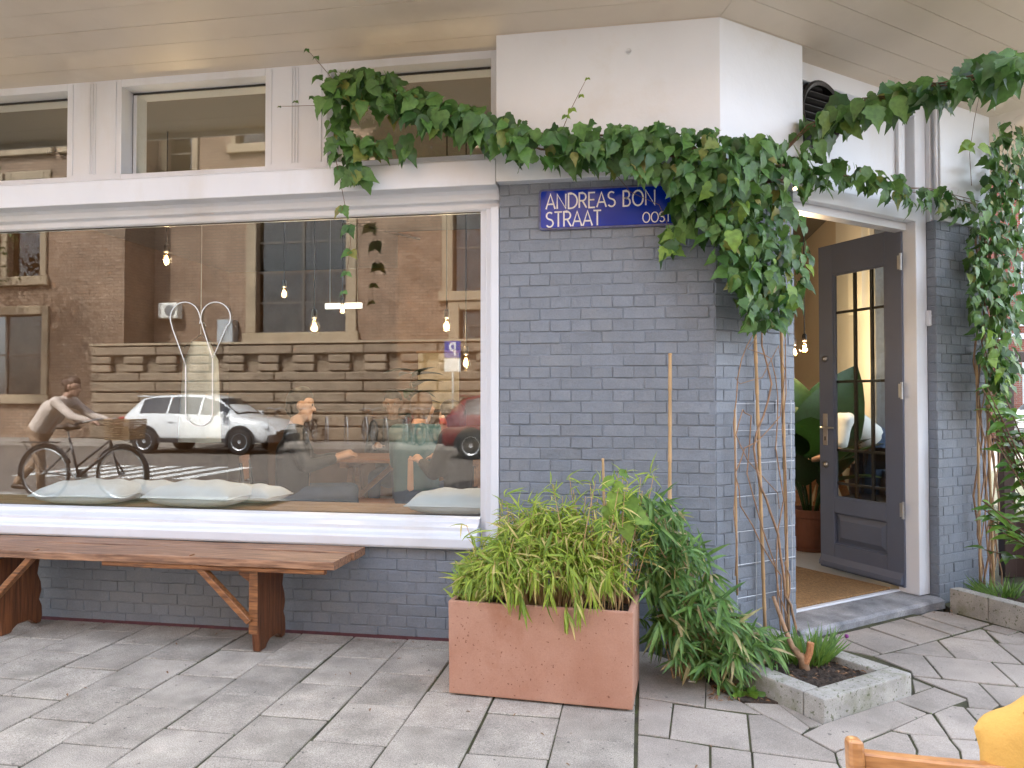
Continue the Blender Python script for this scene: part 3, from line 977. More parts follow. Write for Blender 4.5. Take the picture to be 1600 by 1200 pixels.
vp = [ch(1.968, .0, 2.5), ch(1.968, .0, 3.35)]
MB().tube(vp, .011, 8).build("conduit", "white_paint", cafe, smooth=True)

# the open door
H = ch(1.822, .150)
FREE = Vector((1.29, 1.90, 0))
DW = (FREE - H).length
du = (FREE - H).normalized()
dn = Vector((-du.y, du.x, 0))
if dn.dot(CAM - H) < 0:
    dn = -dn                                     # the leaf face turned to the street
DM = Matrix(((du.x, dn.x, 0, H.x), (du.y, dn.y, 0, H.y), (0, 0, 1, 0), (0, 0, 0, 1)))
Z0, Z1 = .085, 2.425
leaf = MB()
ST = .135
GZ0, GZ1 = .60, 2.205
T = .044
leaf.box((0, -T, Z0), (ST, 0, Z1), M=DM); leaf.box((DW - ST, -T, Z0), (DW, 0, Z1), M=DM)
leaf.box((ST, -T, GZ1), (DW - ST, 0, Z1), M=DM)
leaf.box((ST, -T, .49), (DW - ST, 0, GZ0), M=DM)
leaf.box((ST, -T, Z0), (DW - ST, 0, .27), M=DM)
door = leaf.build("door", "door_paint", cafe, bevel=.003)
pnl = MB()
a0, a1, b0, b1 = ST, DW - ST, .27, .49
inn = .05
vv = [(a0, -.024, b0), (a1, -.024, b0), (a1, -.024, b1), (a0, -.024, b1),
      (a0 + .012, -.024, b0 + .012), (a1 - .012, -.024, b0 + .012), (a1 - .012, -.024, b1 - .012), (a0 + .012, -.024, b1 - .012),
      (a0 + inn, -.006, b0 + inn), (a1 - inn, -.006, b0 + inn), (a1 - inn, -.006, b1 - inn), (a0 + inn, -.006, b1 - inn)]
pnl.add([DM @ Vector(p) for p in vv], [(i, (i + 1) % 4, 4 + (i + 1) % 4, 4 + i) for i in range(4)] + [(4 + i, 4 + (i + 1) % 4, 8 + (i + 1) % 4, 8 + i) for i in range(4)] + [(8, 9, 10, 11)])
obj("raised_panel", pnl.mesh("raised_panel", "door_paint"), door)
wb = MB(); wb.add([DM @ Vector(p) for p in [(.01, 0, .10), (DW - .01, 0, .10), (DW - .01, .026, .105), (.01, .026, .105), (.01, 0, .175), (DW - .01, 0, .175), (DW - .01, .022, .135), (.01, .022, .135)]],
                  [(0, 1, 2, 3), (3, 2, 6, 7), (7, 6, 5, 4), (0, 3, 7, 4), (1, 5, 6, 2)])
obj("weather_bar", wb.mesh("weather_bar", "door_paint"), door)
obj("door_pane", MB().box((ST, -.026, GZ0), (DW - ST, -.021, GZ1), M=DM).mesh("door_pane", "door_glass"), door)
gb = MB()
for x in (ST, DW - ST - .012):
    gb.box((x, -.02, GZ0), (x + .012, -.008, GZ1), M=DM)
for z in (GZ0, GZ1 - .012):
    gb.box((ST + .012, -.02, z), (DW - ST - .012, -.008, z + .012), M=DM)
obj("glazing_bead", gb.mesh("glazing_bead", "door_paint"), door)
for x in (.30, .62):
    xx = ST + (DW - 2 * ST) * x
    obj("glazing_bar", MB().box((xx - .011, -.044, GZ0), (xx + .011, -.028, GZ1), M=DM).mesh("glazing_bar", "iron"), door)
for z in (1.93, 1.43, .94, .70):
    obj("glazing_bar", MB().box((ST, -.046, z - .009), (DW - ST, -.030, z + .009), M=DM).mesh("glazing_bar", "iron"), door)
hx = DW - .062
hd = MB().box((hx - .021, 0, .97), (hx + .021, .008, 1.20), M=DM)
hd.tube([DM @ Vector(p) for p in ((hx, .008, 1.10), (hx, .055, 1.10), (hx - .012, .06, 1.10), (hx - .13, .06, 1.10))], .0085, 8)
obj("handle", hd.mesh("handle", "steel", bevel=.002), door)
obj("keyhole", MB().box((hx - .005, .008, 1.005), (hx + .005, .0095, 1.035), M=DM).mesh("keyhole", "black_plastic"), door)
for z in (1.60, .83):
    kb = MB().lathe([(0, .022), (.012, .02), (.021, .012), (.023, .003), (.023, 0)], DM @ Vector((hx, .0, z)), 18, M=DM.to_3x3() @ Matrix.Rotation(R(-90), 3, 'X'))
    obj("lock_rose", kb.mesh("lock_rose", "brass_dull", smooth=True), door)
for z in (2.20, 1.36, .585):
    hg = MB().tube([DM @ Vector((-.004, .012, z - .055)), DM @ Vector((-.004, .012, z + .055))], .0085, 10)
    hg.box((-.004, 0, z - .045), (.03, .0035, z + .045), M=DM)
    obj("hinge", hg.mesh("hinge", "galv"), door)

# ---- inside the cafe
MB().prism([(-6.3, .3), (.1, .31), xy(ch(.66, .2)), xy(ch(1.9, .2)), (2.02, 1.8), (2.02, 6.8), (-6.3, 6.8)], -.05, .055).build("floor", "inner_floor", cafe)
MB().prism([(-6.29, .301), (.1, .322), xy(ch(.60, .322)), xy(ch(1.95, .322)), (2.025, 1.85), (2.025, 6.79), (-6.29, 6.79)], 3.26, 3.35).build("ceiling", "ceiling_paint", cafe)
ln = MB()
ln.box((1.995, 4.3, .056), (2.028, 6.77, 3.255), 1)
ln.box((1.99, 3.12, .056), (2.028, 4.3, 3.255), 0)
ln.box((1.93, 3.15, 2.1), (1.99, 3.6, 3.255), 0)
ln.build("lining", ["white_wall", "cream_wall"], cafe)
bw = MB()
bw.box((-6.29, 6.72, .056), (-.6, 6.79, 3.255), 0)
bw.box((-.6, 6.72, .056), (1.99, 6.79, 3.255), 1)
bw.box((-6.29, .33, .056), (-6.22, 6.7, 3.255), 0)
bw.build("back_wall", ["brown_wall", "cream_wall"], cafe)
sw = MB()
sw.box((2.20, 1.95, .70), (2.26, 2.02, 2.9)); sw.box((2.20, 3.03, .70), (2.26, 3.1, 2.9)); sw.box((2.20, 2.02, .70), (2.26, 3.03, .77)); sw.box((2.20, 2.02, 2.83), (2.26, 3.03, 2.9)); sw.box((2.20, 2.02, 2.2), (2.26, 3.03, 2.26))
so = sw.build("side_window_frame", "white_paint", cafe, bevel=.004)
obj("pane", MB().box((2.225, 2.02, .77), (2.231, 3.03, 2.83)).mesh("pane", "door_glass"), so)
dk = MB().box((-5.5, .15, .40), (-.80, .66, .612)).build("window_seat", "cream_wall", cafe)
for i in range(4):
    pb = MB().box((-5.5, .142 + i * .13, .613), (-.80, .142 + i * .13 + .127, .640))
    obj("plank", pb.mesh("plank", "deck_wood", bevel=.003), dk)
mt = MB(); chbox(mt, .72, 1.80, .235, 1.10, .05, .074)
tag(mt.build("doormat", "coir", None, bevel=.003), "brown coir mat on the floor inside the open door", "doormat")
MB().box((-2.72, 4.6, .056), (-2.2, 4.66, 2.4)).build("inner_door", "sage", cafe)
MB().box((-4.9, 5.4, .056), (-3.0, 6.0, 1.16)).build("bar_counter", "brown_wall", cafe, bevel=.01)


# ---- cushions on the window seat
def cushion(name, label, cx, cy_, z, lx, ly, h, rz, tilt=0.0):
    n, m = 16, 12
    top, bot = [], []
    rnd = random.Random(int((cx + 9) * 1000))
    for i in range(n + 1):
        a = -1 + 2 * i / n
        r1, r2 = [], []
        for j in range(m + 1):
            b = -1 + 2 * j / m
            e = max(0, (1 - abs(a) ** 2.8)) ** .42 * max(0, (1 - abs(b) ** 2.8)) ** .42
            pull = 1 - .07 * (1 - abs(b)) * (abs(a) > .9) - .06 * (1 - abs(a)) * (abs(b) > .9)
            x, y = a * lx / 2 * pull, b * ly / 2 * pull
            wr = .006 * math.sin(a * 9 + b * 4 + cx * 3) * e + .004 * math.sin(b * 13 - a * 5) * e
            r1.append(Vector((x, y, h * .58 * e + wr + h * .42)))
            r2.append(Vector((x, y, h * .42 - h * .42 * e)))
        top.append(r1); bot.append(list(reversed(r2)))
    t = thing(name, label, "cushion", (cx, cy_, z), rz, "cushions on the window seat")
    mb = MB().grid(top).grid(bot)
    local(mb, "cover", "linen", t, smooth=True, merge=True)
    edge = [top[i][0] for i in range(n + 1)] + [top[n][j] for j in range(1, m + 1)] + [top[i][m] for i in range(n - 1, -1, -1)] + [top[0][j] for j in range(m - 1, 0, -1)]
    local(MB().tube(edge, .004, 6, closed=True), "piping", "linen", t, smooth=True)
    return t


p = FA(150, 778, .38)
cushion("cushion", "pale blue cushion nearest the left edge of the window seat", p.x, .36, .642, .60, .40, .145, R(2))
p = FA(315, 778, .34)
cushion("cushion", "plump pale blue cushion under the heart line drawing", p.x, .345, .642, .58, .38, .155, R(-3))
p = FA(215, 775, .52)
cushion("cushion", "pale blue cushion lying behind the gap between two others", p.x, .58, .642, .5, .3, .12, R(5))
p = FA(388, 775, .52)
cushion("cushion", "flat pale blue cushion tucked behind the plump one", p.x, .57, .642, .42, .28, .11, R(-8))
p = FA(720, 790, .32)
cushion("cushion", "pale blue cushion in the right corner of the shop window", p.x - .02, .33, .642, .54, .36, .135, R(0))

# ---- white line drawing on the glass
pts = []
def arc(cx, cy0, rx, ry, a0, a1, n=12):
    return [(cx + rx * math.cos(R(a0 + (a1 - a0) * i / n)), cy0 - ry * math.sin(R(a0 + (a1 - a0) * i / n))) for i in range(n + 1)]
outline = [(290, 571), (281, 545), (270, 515)] + arc(289, 497, 23, 25, 205, 20, 14) + [(317, 512), (325, 537), (332, 560), (332, 600), (332, 640)] + arc(311, 645, 21, 21, 0, -180, 12) + [(290, 610), (290, 571)]
right = [(332, 560), (343, 535), (354, 510)] + arc(337, 496, 23, 24, -20, 165, 14) + [(312, 506)]
lg = thing("window_logo", "white heart shaped line drawing on the shop window", "logo", FA(311, 668, .094))
for path in (outline, right):
    obj("line", MB().tube([FA(x, y, .094) for x, y in path], .0029, 6).mesh("line", "neon_white", smooth=True), lg)

# ---- pendant bulbs
def pendant(px, py, y, kind, label, r=.03, watt=2.2, ceil=3.26):
    c = FA(px, py, y)
    t = thing("pendant_lamp", label, "lamp", (c.x, c.y, c.z), 0, "bare bulbs hanging in the cafe")
    local(MB().tube([(0, 0, .085), (0, 0, ceil - c.z)], .0045, 6), "cord", "iron", t)
    local(MB().lathe([(.0, .10), (.012, .098), (.019, .085), (.020, .045), (.017, .035), (0, .035)], n=14), "socket", "iron", t, smooth=True)
    if kind == 'globe':
        prof = [(.014, .04), (.018, .025)] + [(r * 1.25 * math.cos(R(a)), -.03 + r * 1.25 * math.sin(R(a))) for a in range(55, -90, -16)] + [(0, -.03 - r * 1.25)]
    elif kind == 'candle':
        prof = [(.013, .04), (.018, .01), (.02, -.015), (.017, -.045), (.008, -.075), (0, -.082)]
    else:
        prof = [(.014, .04), (.02, .015), (.03, -.015), (.031, -.03), (.025, -.05), (.012, -.062), (0, -.064)]
    local(MB().lathe(prof, n=18), "bulb", "bulb_glass", t, smooth=True)
    fl = MB()
    zc = -.03 if kind == 'globe' else -.018
    for k in range(5):
        a = 2 * math.pi * k / 5
        fl.tube([(math.cos(a) * .006, math.sin(a) * .006, zc + .028), (math.cos(a + .5) * .013, math.sin(a + .5) * .013, zc - .022)], .0022, 5)
    local(fl, "filament", "filament", t)
    ld = bpy.data.lights.new("bulb_light", 'POINT')
    ld.energy, ld.color, ld.shadow_soft_size = watt, (1.0, .76, .52), .035
    lo = bpy.data.objects.new("bulb_light", ld)
    COL.objects.link(lo); lo.parent = t; lo.location = (0, 0, -.02)
    return t


pendant(260, 402, 1.0, 'pear', "glowing pear bulb high at the left of the shop window")
pendant(444, 455, 2.2, 'pear', "glowing bulb on a cord before the dark reflected window")
pendant(491, 505, 1.0, 'globe', "large round glowing globe bulb near the middle of the window", r=.036)
pendant(535, 481, 3.0, 'pear', "small far glowing bulb beside the white strip light")
pendant(698, 505, 1.1, 'pear', "glowing bulb above the reflected parking sign")
pendant(728, 562, 1.2, 'candle', "slim candle shaped glowing bulb at the right of the window")
pendant(1257, 540, 2.6, 'globe', "round glowing globe bulb seen through the doorway, right of its pair", r=.03, watt=5.0)
pendant(1241, 546, 3.0, 'globe', "round glowing bulb seen through the doorway, half behind the brick", r=.03, watt=5.0)
t = MB()
a, b = FA(395, 345, 2.9), FA(560, 425, 4.2)
rl = MB().tube([Vector((-4.4, 1.0, 3.16)), Vector((-2.0, 5.4, 3.16))], .014, 8)
tag(rl.build("lamp_rail", "iron"), "black rail along the cafe ceiling that carries the bulbs", "rail")
a = FA(537, 478, 3.4)
st = thing("strip_light", "short white strip light hanging inside behind the glass", "lamp", (a.x, 3.4, a.z))
local(MB().box((-.2, -.02, -.03), (.2, .02, .03)), "tube_cover", "led_white", st, bevel=.006)
local(MB().tube([(-.15, 0, .03), (-.15, 0, 3.26 - a.z)], .003, 6), "cord", "wire", st)
local(MB().tube([(.15, 0, .03), (.15, 0, 3.26 - a.z)], .003, 6), "cord", "wire", st)


# ---- people
def ball(mb, c, r, n=12):
    mb.lathe([(max(0, r * math.cos(R(a))) if abs(a) < 90 else 0, r * math.sin(R(a))) for a in range(-90, 91, 18)], c, n)


def blob(name, caps, matn, voxel=.014, it=6):
    mb = MB()
    for p_, q_, r1, r2 in caps:
        p_, q_ = Vector(p_), Vector(q_)
        ball(mb, p_, r1); 
        if (q_ - p_).length > 1e-4:
            ball(mb, q_, r2)
            mb.tube([p_, q_], [r1, r2], 12)
    me = mb.mesh(name, matn)
    o = bpy.data.objects.new("tmp", me); COL.objects.link(o)
    rm = o.modifiers.new("r", 'REMESH'); rm.mode = 'VOXEL'; rm.voxel_size = voxel; rm.use_smooth_shade = True
    sm = o.modifiers.new("s", 'SMOOTH'); sm.iterations = it; sm.factor = .5
    dg = bpy.context.evaluated_depsgraph_get()
    out = bpy.data.meshes.new_from_object(o.evaluated_get(dg))
    out.name = name
    bpy.data.objects.remove(o); 
    if not out.materials:
        out.materials.append(MATS[matn])
    return out


def hand(w, d, up, s=1.0):
    """palm and five curled fingers from the wrist w along d"""
    w, d, up = Vector(w), Vector(d).normalized(), Vector(up).normalized()
    side = d.cross(up).normalized(); up = side.cross(d)
    L = [(w, w + d * .085 * s, .026 * s, .032 * s)]
    for k, ln_ in enumerate((.060, .072, .068, .050)):
        b0 = w + d * .088 * s + side * (-.030 + .020 * k) * s
        m0 = b0 + d * ln_ * .55 * s - up * .012 * s
        L += [(b0, m0, .0095 * s, .0085 * s), (m0, m0 + (d * .5 - up * .8).normalized() * ln_ * .5 * s, .0085 * s, .007 * s)]
    t0 = w + d * .03 * s - side * .028 * s
    t1 = t0 + (d * .5 - side * .8).normalized() * .045 * s
    L += [(t0, t1, .012 * s, .010 * s), (t1, t1 + (d * .9 - side * .1 - up * .3).normalized() * .035 * s, .010 * s, .008 * s)]
    return L


def person(label, loc, rz, J, top, bottom, skin, hair, hair_style='short', sleeves=1.0, group=None):
    """J: joints in local coordinates, x forward"""
    t = thing("person", label, "person", loc, rz, group)
    V3 = {k: Vector(v) for k, v in J.items()}
    hc, fd = V3['head'], V3['face'].normalized()
    sd = Vector((0, 0, 1)).cross(fd).normalized()
    hu = fd.cross(sd).normalized()
    body = [(hc + hu * .025 - fd * .01, hc + hu * .025 + fd * .015, .088, .082), (hc - hu * .05 + fd * .03, hc - hu * .085 + fd * .055, .062, .040),
            (V3['neck'], hc - hu * .05 - fd * .01, .056, .052),
            (hc + fd * .085 + hu * .01, hc + fd * .108 - hu * .025, .010, .015),
            (hc + fd * .082 - hu * .06 - sd * .02, hc + fd * .082 - hu * .06 + sd * .02, .012, .012)]
    for s in (1, -1):
        body += [(hc + sd * s * .085 - hu * .02, hc + sd * s * .09 + hu * .015, .014, .018)]
    body += [(V3['neck'], V3['chest'], .06, .13), (V3['chest'], V3['hip'], .13, .125)]
    tops = [(V3['neck'] - Vector((0, 0, .02)), V3['chest'], .075, .135)]
    shl = (V3['shL'] - V3['shR']).normalized()
    tops += [(V3['chest'] + shl * .06, V3['hip'] + shl * .055, .135, .125), (V3['chest'] - shl * .06, V3['hip'] - shl * .055, .135, .125), (V3['shL'], V3['shR'], .078, .078)]
    bots = [(V3['hip'] + shl * .05, V3['hip'] - shl * .05, .135, .135)]
    for s in 'LR':
        sh, el, wr = V3['sh' + s], V3['el' + s], V3['wr' + s]
        body += [(sh, el, .052, .040), (el, wr, .040, .026)] + hand(wr, (wr - el), Vector((0, 0, 1)))
        e2 = el + (wr - el) * (.82 * sleeves) if sleeves > .3 else el
        if sleeves > .3:
            tops += [(sh, el, .068, .055), (el, e2, .055, .042)]
        else:
            tops += [(sh, sh + (el - sh) * .7, .068, .062)]
        kn, an = V3['kn' + s], V3['an' + s]
        hp = V3['hip'] + shl * (.09 if s == 'L' else -.09)
        body += [(hp, kn, .075, .055), (kn, an, .052, .036)]
        fdir = Vector((1, 0, 0)); 
        if 'toe' in V3:
            fdir = V3['toe'].normalized()
        bots += [(hp, kn, .092, .068), (kn, an + (kn - an) * .06, .066, .055)]
        shoe = [(an - Vector((0, 0, .035)) - fdir * .03, an - Vector((0, 0, .055)) + fdir * .17, .045, .035)]
        obj("shoe", blob("shoe", shoe, "leather", .014, 3), t, world=False)
    bo = obj("body", blob("body", body, skin, .0095, 3), t, world=False)
    for s in (1, -1):
        e = MB(); ball(e, hc + fd * .086 + hu * .012 + sd * s * .032, .0095, 8)
        obj("eye", e.mesh("eye", "eye", smooth=True), bo, world=False)
    obj("top", blob("top", tops, top, .016, 6), t, world=False)
    obj("trousers", blob("trousers", bots, bottom, .016, 6), t, world=False)
    hr = [(hc + hu * .05 - fd * .022, hc + hu * .035 - fd * .03, .093, .092), (hc + hu * .075 + fd * .03, hc + hu * .08 + fd * .01, .060, .075), (hc - hu * .02 - fd * .045, hc - hu * .04 - fd * .045, .075, .062)]
    if hair_style == 'bun':
        hr += [(hc + hu * .05 - fd * .12, hc + hu * .045 - fd * .135, .05, .045)]
    if hair_style == 'shaggy':
        for k in range(9):
            a = random.uniform(-2.4, 2.4)
            q = hc + hu * random.uniform(.03, .10) - fd * math.cos(a) * .07 + sd * math.sin(a) * .075
            hr.append((q, q + Vector((random.uniform(-.02, .02),) * 3), .035, .02))
    obj("hair", blob("hair", hr, hair, .011, 3), t, world=False)
    return t


SIT = dict(head=(.04, 0, 1.20), face=(1, 0, -.08), neck=(0, 0, 1.03), chest=(-.01, 0, .84), hip=(-.02, 0, .50),
           shL=(0, .17, .98), shR=(0, -.17, .98), elL=(.10, .22, .74), elR=(.10, -.22, .74), wrL=(.33, .12, .80), wrR=(.33, -.12, .80),
           knL=(.42, .11, .52), knR=(.42, -.11, .52), anL=(.40, .12, .09), anR=(.46, -.12, .09))
FZ = .055
p = FA(462, 640, 1.55)
person("person with dark hair in a black puffer jacket sitting inside, seen side on", (p.x, 1.55, FZ), R(20), SIT, "jacket_black", "jeans", "skin", "hair_dark", 'shaggy')
p = FA(607, 640, 3.1)
person("person with short black hair facing the window at the cafe table", (p.x, 3.25, FZ), R(-80), SIT, "coat_black", "jeans", "skin_dark", "hair_dark")
p = FA(652, 660, 1.75)
s3 = dict(SIT); s3['head'] = (.10, 0, 1.16)
person("broad person in a teal shirt sitting with the back to the window", (p.x, 1.75, FZ), R(85), s3, "shirt_teal", "jeans", "skin", "hair_brown")
p = FA(728, 665, 1.25)
s4 = dict(SIT); s4['head'] = (.14, 0, 1.10); s4['neck'] = (.06, 0, .98)
person("person in a black top leaning forward at the right window edge", (p.x, 1.25, FZ), R(150), s4, "coat_black", "jeans", "skin", "hair_dark")
BEND = dict(head=(.36, 0, 1.02), face=(.7, 0, -.7), neck=(.25, 0, 1.06), chest=(.10, 0, 1.06), hip=(-.14, 0, .90),
            shL=(.22, .17, 1.06), shR=(.22, -.17, 1.06), elL=(.30, .22, .80), elR=(.30, -.22, .80), wrL=(.46, .10, .74), wrR=(.46, -.10, .74),
            knL=(-.08, .10, .48), knR=(-.08, -.10, .48), anL=(-.12, .10, .09), anR=(-.12, -.10, .09))
p = FA(1345, 650, 3.0)
person("person in a white T-shirt bending over a table, seen through the door glass", (p.x - .05, 3.0, FZ), R(200), BEND, "shirt_white", "jeans", "skin", "hair_brown", sleeves=.2)


# ---- cafe furniture
def trestle(name, label, loc, rz, L=1.5, W=.7, h=.75):
    t = thing(name, label, "table", loc, rz)
    for i in range(4):
        w = W / 4
        local(MB().box((-L / 2, -W / 2 + i * w + .003, h - .035), (L / 2, -W / 2 + (i + 1) * w - .003, h)), "plank", "board_wood", t, bevel=.003)
    for s in (-1, 1):
        x = s * (L / 2 - .22)
        local(MB().box((x - .03, -W / 2 + .05, h - .085), (x + .03, W / 2 - .05, h - .036)), "rail", "board_wood", t, bevel=.004)
        for q in (-1, 1):
            a, b = Vector((x, q * .06, h - .09)), Vector((x, q * (W / 2 - .04), .0))
            m = MB()
            u = (b - a).normalized(); v = Vector((1, 0, 0)); w_ = u.cross(v)
            m.add([a + v * i * .022 + w_ * j * .035 for i in (-1, 1) for j in (-1, 1)] + [b + v * i * .022 + w_ * j * .035 for i in (-1, 1) for j in (-1, 1)],
                  [(0, 1, 3, 2), (4, 6, 7, 5), (0, 4, 5, 1), (1, 5, 7, 3), (3, 7, 6, 2), (2, 6, 4, 0)])
            local(m, "leg", "board_wood", t)
        a, b = Vector((x, 0, .36)), Vector((x - s * .4, 0, h - .04))
        local(MB().tube([a, b], .024, 6), "brace", "board_wood", t)
    local(MB().box((-L / 2 + .2, -.03, .30), (L / 2 - .2, .03, .36)), "stretcher", "board_wood", t, bevel=.004)
    return t


p = FA(645, 712, 2.45)
trestle("trestle_table", "brown plank table with crossed legs behind the shop window", (p.x, 2.45, FZ), R(2))
p = FA(1350, 720, 3.0)
trestle("trestle_table", "plank table seen through the door glass", (p.x - .28, 3.3, FZ), R(70), L=1.1, W=.65)
t = thing("plank_bench", "long low brown bench in front of the cafe table", "bench", (-2.0, 1.82, FZ))
local(MB().box((-.75, -.14, .40), (.75, .14, .44)), "seat", "board_wood", t, bevel=.004)
for x in (-.6, .6):
    local(MB().box((x - .02, -.12, 0), (x + .02, .12, .399)), "leg", "board_wood", t, bevel=.004)


def cafe_chair(label, loc, rz, wood="board_wood"):
    t = thing("cafe_chair", label, "chair", loc, rz, "chairs inside the cafe")
    local(MB().box((-.2, -.2, .43), (.2, .2, .452)), "seat", wood, t, bevel=.008, seg=2)
    rows = []
    for i in range(7):
        z = .66 + .03 * i
        rows.append([Vector((-.23 - .03 * (z - .45) - .03 * (1 - (b / .19) ** 2) * 0 - .02 * math.cos(b * 8), b, z)) for b in (-.19, -.1, 0, .1, .19)])
    mb = MB().grid(rows)
    mb.grid([[q + Vector((-.012, 0, 0)) for q in reversed(r)] for r in rows])
    local(mb, "backrest", wood, t, smooth=True)
    for sy in (-1, 1):
        local(MB().tube([(-.19, sy * .18, 0), (-.2, sy * .18, .44), (-.245, sy * .18, .80)], .012, 8), "leg", "iron", t)
        local(MB().tube([(.19, sy * .18, 0), (.18, sy * .18, .43)], .012, 8), "leg", "iron", t)
    return t


p = FA(432, 745, 1.15)
cafe_chair("school chair with tan wooden backrest below the black jacket", (p.x, 1.2, FZ), R(20))
p = FA(728, 745, 1.3)
cafe_chair("school chair with wooden backrest at the right end of the window", (p.x, 1.3, FZ), R(150))
p = FA(1372, 710, 2.55)
cafe_chair("dark chair beside the table seen through the door glass", (p.x - .02, 2.62, FZ), R(230), "iron")

a = FA(685, 605, 4.4)
ps = thing("wall_poster", "blank tan paper poster hanging inside behind the parking sign", "poster", (a.x, 4.4, a.z - .25))
local(MB().box((-.24, 0, 0), (.24, .012, .66)), "sheet", "paper_poster", ps)
local(MB().box((-.26, -.008, .64), (.26, -.001, .67)), "rail", "board_wood", ps)
MB().box((a.x - .5, 4.43, .056), (a.x + .9, 4.55, 3.25)).build("partition", "brown_wall", cafe)
a = FA(313, 625, 2.6)
ct = thing("hanging_coat", "pale blue garment hanging inside behind the heart drawing", "coat", (a.x, 2.6, .9))
rows = []
for i in range(12):
    z = i / 11
    w = .16 + .06 * (1 - z) if z < .82 else .16 - .5 * (z - .82)
    rows.append([Vector((w * math.cos(k * math.pi / 8), .09 * math.sin(k * math.pi / 8) * (1 + .25 * math.sin(k * 5 + i * .3)), z * .95)) for k in range(17)])
local(MB().grid(rows), "cloth", "cloth_pale", ct, smooth=True)
local(MB().tube([(-.17, 0, .90), (0, 0, 1.02), (.17, 0, .90)], .008, 6), "hanger", "iron", ct)
local(MB().tube([(0, 0, 1.02), (0, 0, 1.10), (.03, 0, 1.14), (.05, 0, 1.10)], .004, 6), "hook", "wire", ct)
local(MB().tube([(0, .0, 1.13), (0, 0, 2.36)], .004, 6), "cord", "wire", ct)


# ---- indoor plants
def lance(name, matn, L, W, n=6, droop=.35, fold=.18, tip=1.0):
    """pointed leaf along +y, normal +z"""
    rows = []
    for i in range(n + 1):
        t_ = i / n
        w = W * (math.sin(math.pi * min(1, t_ ** .75 * .97 + .03)) ** .8) * .5 if 0 < i < n else (.004 * W if i == n else .08 * W)
        z = -droop * L * t_ * t_
        rows.append([Vector((-w, L * t_, z + fold * w)), Vector((0, L * t_, z)), Vector((w, L * t_, z + fold * w))])
    return MB().grid(rows).mesh(name, matn, smooth=True)


def frame_of(pos, tip, nor, size=1.0):
    y = Vector(tip).normalized()
    z = Vector(nor) - y * Vector(nor).dot(y)
    if z.length < 1e-3:
        z = y.orthogonal()
    z.normalize()
    x = y.cross(z)
    M = Matrix(((x.x, y.x, z.x, pos[0]), (x.y, y.y, z.y, pos[1]), (x.z, y.z, z.z, pos[2]), (0, 0, 0, 1)))
    return M @ Matrix.Diagonal((size, size, size, 1))


rd = random.Random(3)
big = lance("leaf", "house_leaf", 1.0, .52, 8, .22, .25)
pp = GR(1263, 858, FZ)
pt = thing("potted_plant", "big leaved green plant in a clay pot just inside the door", "plant", (pp.x + .02, pp.y, FZ))
local(MB().lathe([(.0, .0), (.115, 0), (.12, .01), (.145, .27), (.165, .275), (.17, .34), (.155, .34), (.15, .30), (0, .30)], n=28), "pot", "pot_clay", pt)
local(MB().lathe([(0, -.0), (.15, .0), (.165, .03), (.155, .03), (.14, .006), (0, .004)], n=28), "saucer", "pot_clay", pt)
for k in range(13):
    a = rd.uniform(0, 6.28) if k > 3 else (2.6, .2, 5.2, 3.6)[k]
    hgt = rd.uniform(.45, 1.1)
    tip = Vector((math.cos(a), math.sin(a), rd.uniform(.3, 1.3)))
    base = Vector((math.cos(a) * .05, math.sin(a) * .05, .32))
    top = base + Vector((math.cos(a) * .10, math.sin(a) * .10, hgt * .45))
    local(MB().tube([base, (base + top) / 2 + Vector((0, 0, .03)), top], .010, 6), "stem", "house_leaf", pt)
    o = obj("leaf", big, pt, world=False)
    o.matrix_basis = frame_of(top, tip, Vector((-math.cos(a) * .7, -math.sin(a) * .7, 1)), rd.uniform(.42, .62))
for (bx_, by_, tx_, ty_, dy, sz) in ((1246, 745, 1356, 570, .05, 1.0), (1300, 730, 1240, 620, .15, .9), (1262, 660, 1236, 575, .35, .9), (1262, 650, 1292, 585, .4, .8)):
    P0, P1 = FA(bx_, by_, pp.y + dy), FA(tx_, ty_, pp.y + dy)
    o = obj("leaf", big, pt)
    o.matrix_basis = frame_of(P0, P1 - P0 + Vector((0, 0, .05)), (.25, -1, .45), (P1 - P0).length * sz)
p = FA(640, 600, 3.6)
pt = thing("potted_plant", "tall dark house plant standing behind the cafe table", "plant", (p.x, 3.7, FZ))
local(MB().lathe([(0, 0), (.12, 0), (.16, .3), (.145, .3), (.14, .27), (0, .27)], n=20), "pot", "pot_clay", pt)
local(MB().tube([(0, 0, .27), (.02, .01, .8), (-.02, 0, 1.5)], [.02, .016, .01], 7), "stem", "vine_stem", pt)
for k in range(26):
    z = rd.uniform(.8, 1.6); a = rd.uniform(0, 6.28)
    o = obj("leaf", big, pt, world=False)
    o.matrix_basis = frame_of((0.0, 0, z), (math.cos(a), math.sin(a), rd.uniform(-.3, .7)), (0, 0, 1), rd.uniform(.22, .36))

# ================================================================== things on the pavement and on the wall
# ---- street name sign
SX0, SX1, SZ0, SZ1 = -.538, .190, 2.200, 2.420
sg = thing("street_sign", "dark blue enamel street name sign with white letters under the vine", "sign", (SX0, -.02, SZ0))
def rrect(x0, x1, z0, z1, r, n=5):
    out = []
    for cx, cz, a0 in ((x1 - r, z0 + r, -90), (x1 - r, z1 - r, 0), (x0 + r, z1 - r, 90), (x0 + r, z0 + r, 180)):
        out += [(cx + r * math.cos(R(a0 + 90 * i / n)), cz + r * math.sin(R(a0 + 90 * i / n))) for i in range(n + 1)]
    return out
def plate(poly, y0, y1, mb):
    n = len(poly)
    return mb.add([(x, y0, z) for x, z in poly] + [(x, y1, z) for x, z in poly],
                  [tuple(range(n)), tuple(reversed(range(n, 2 * n)))] + [(i, n + i, n + (i + 1) % n, (i + 1) % n) for i in range(n)])
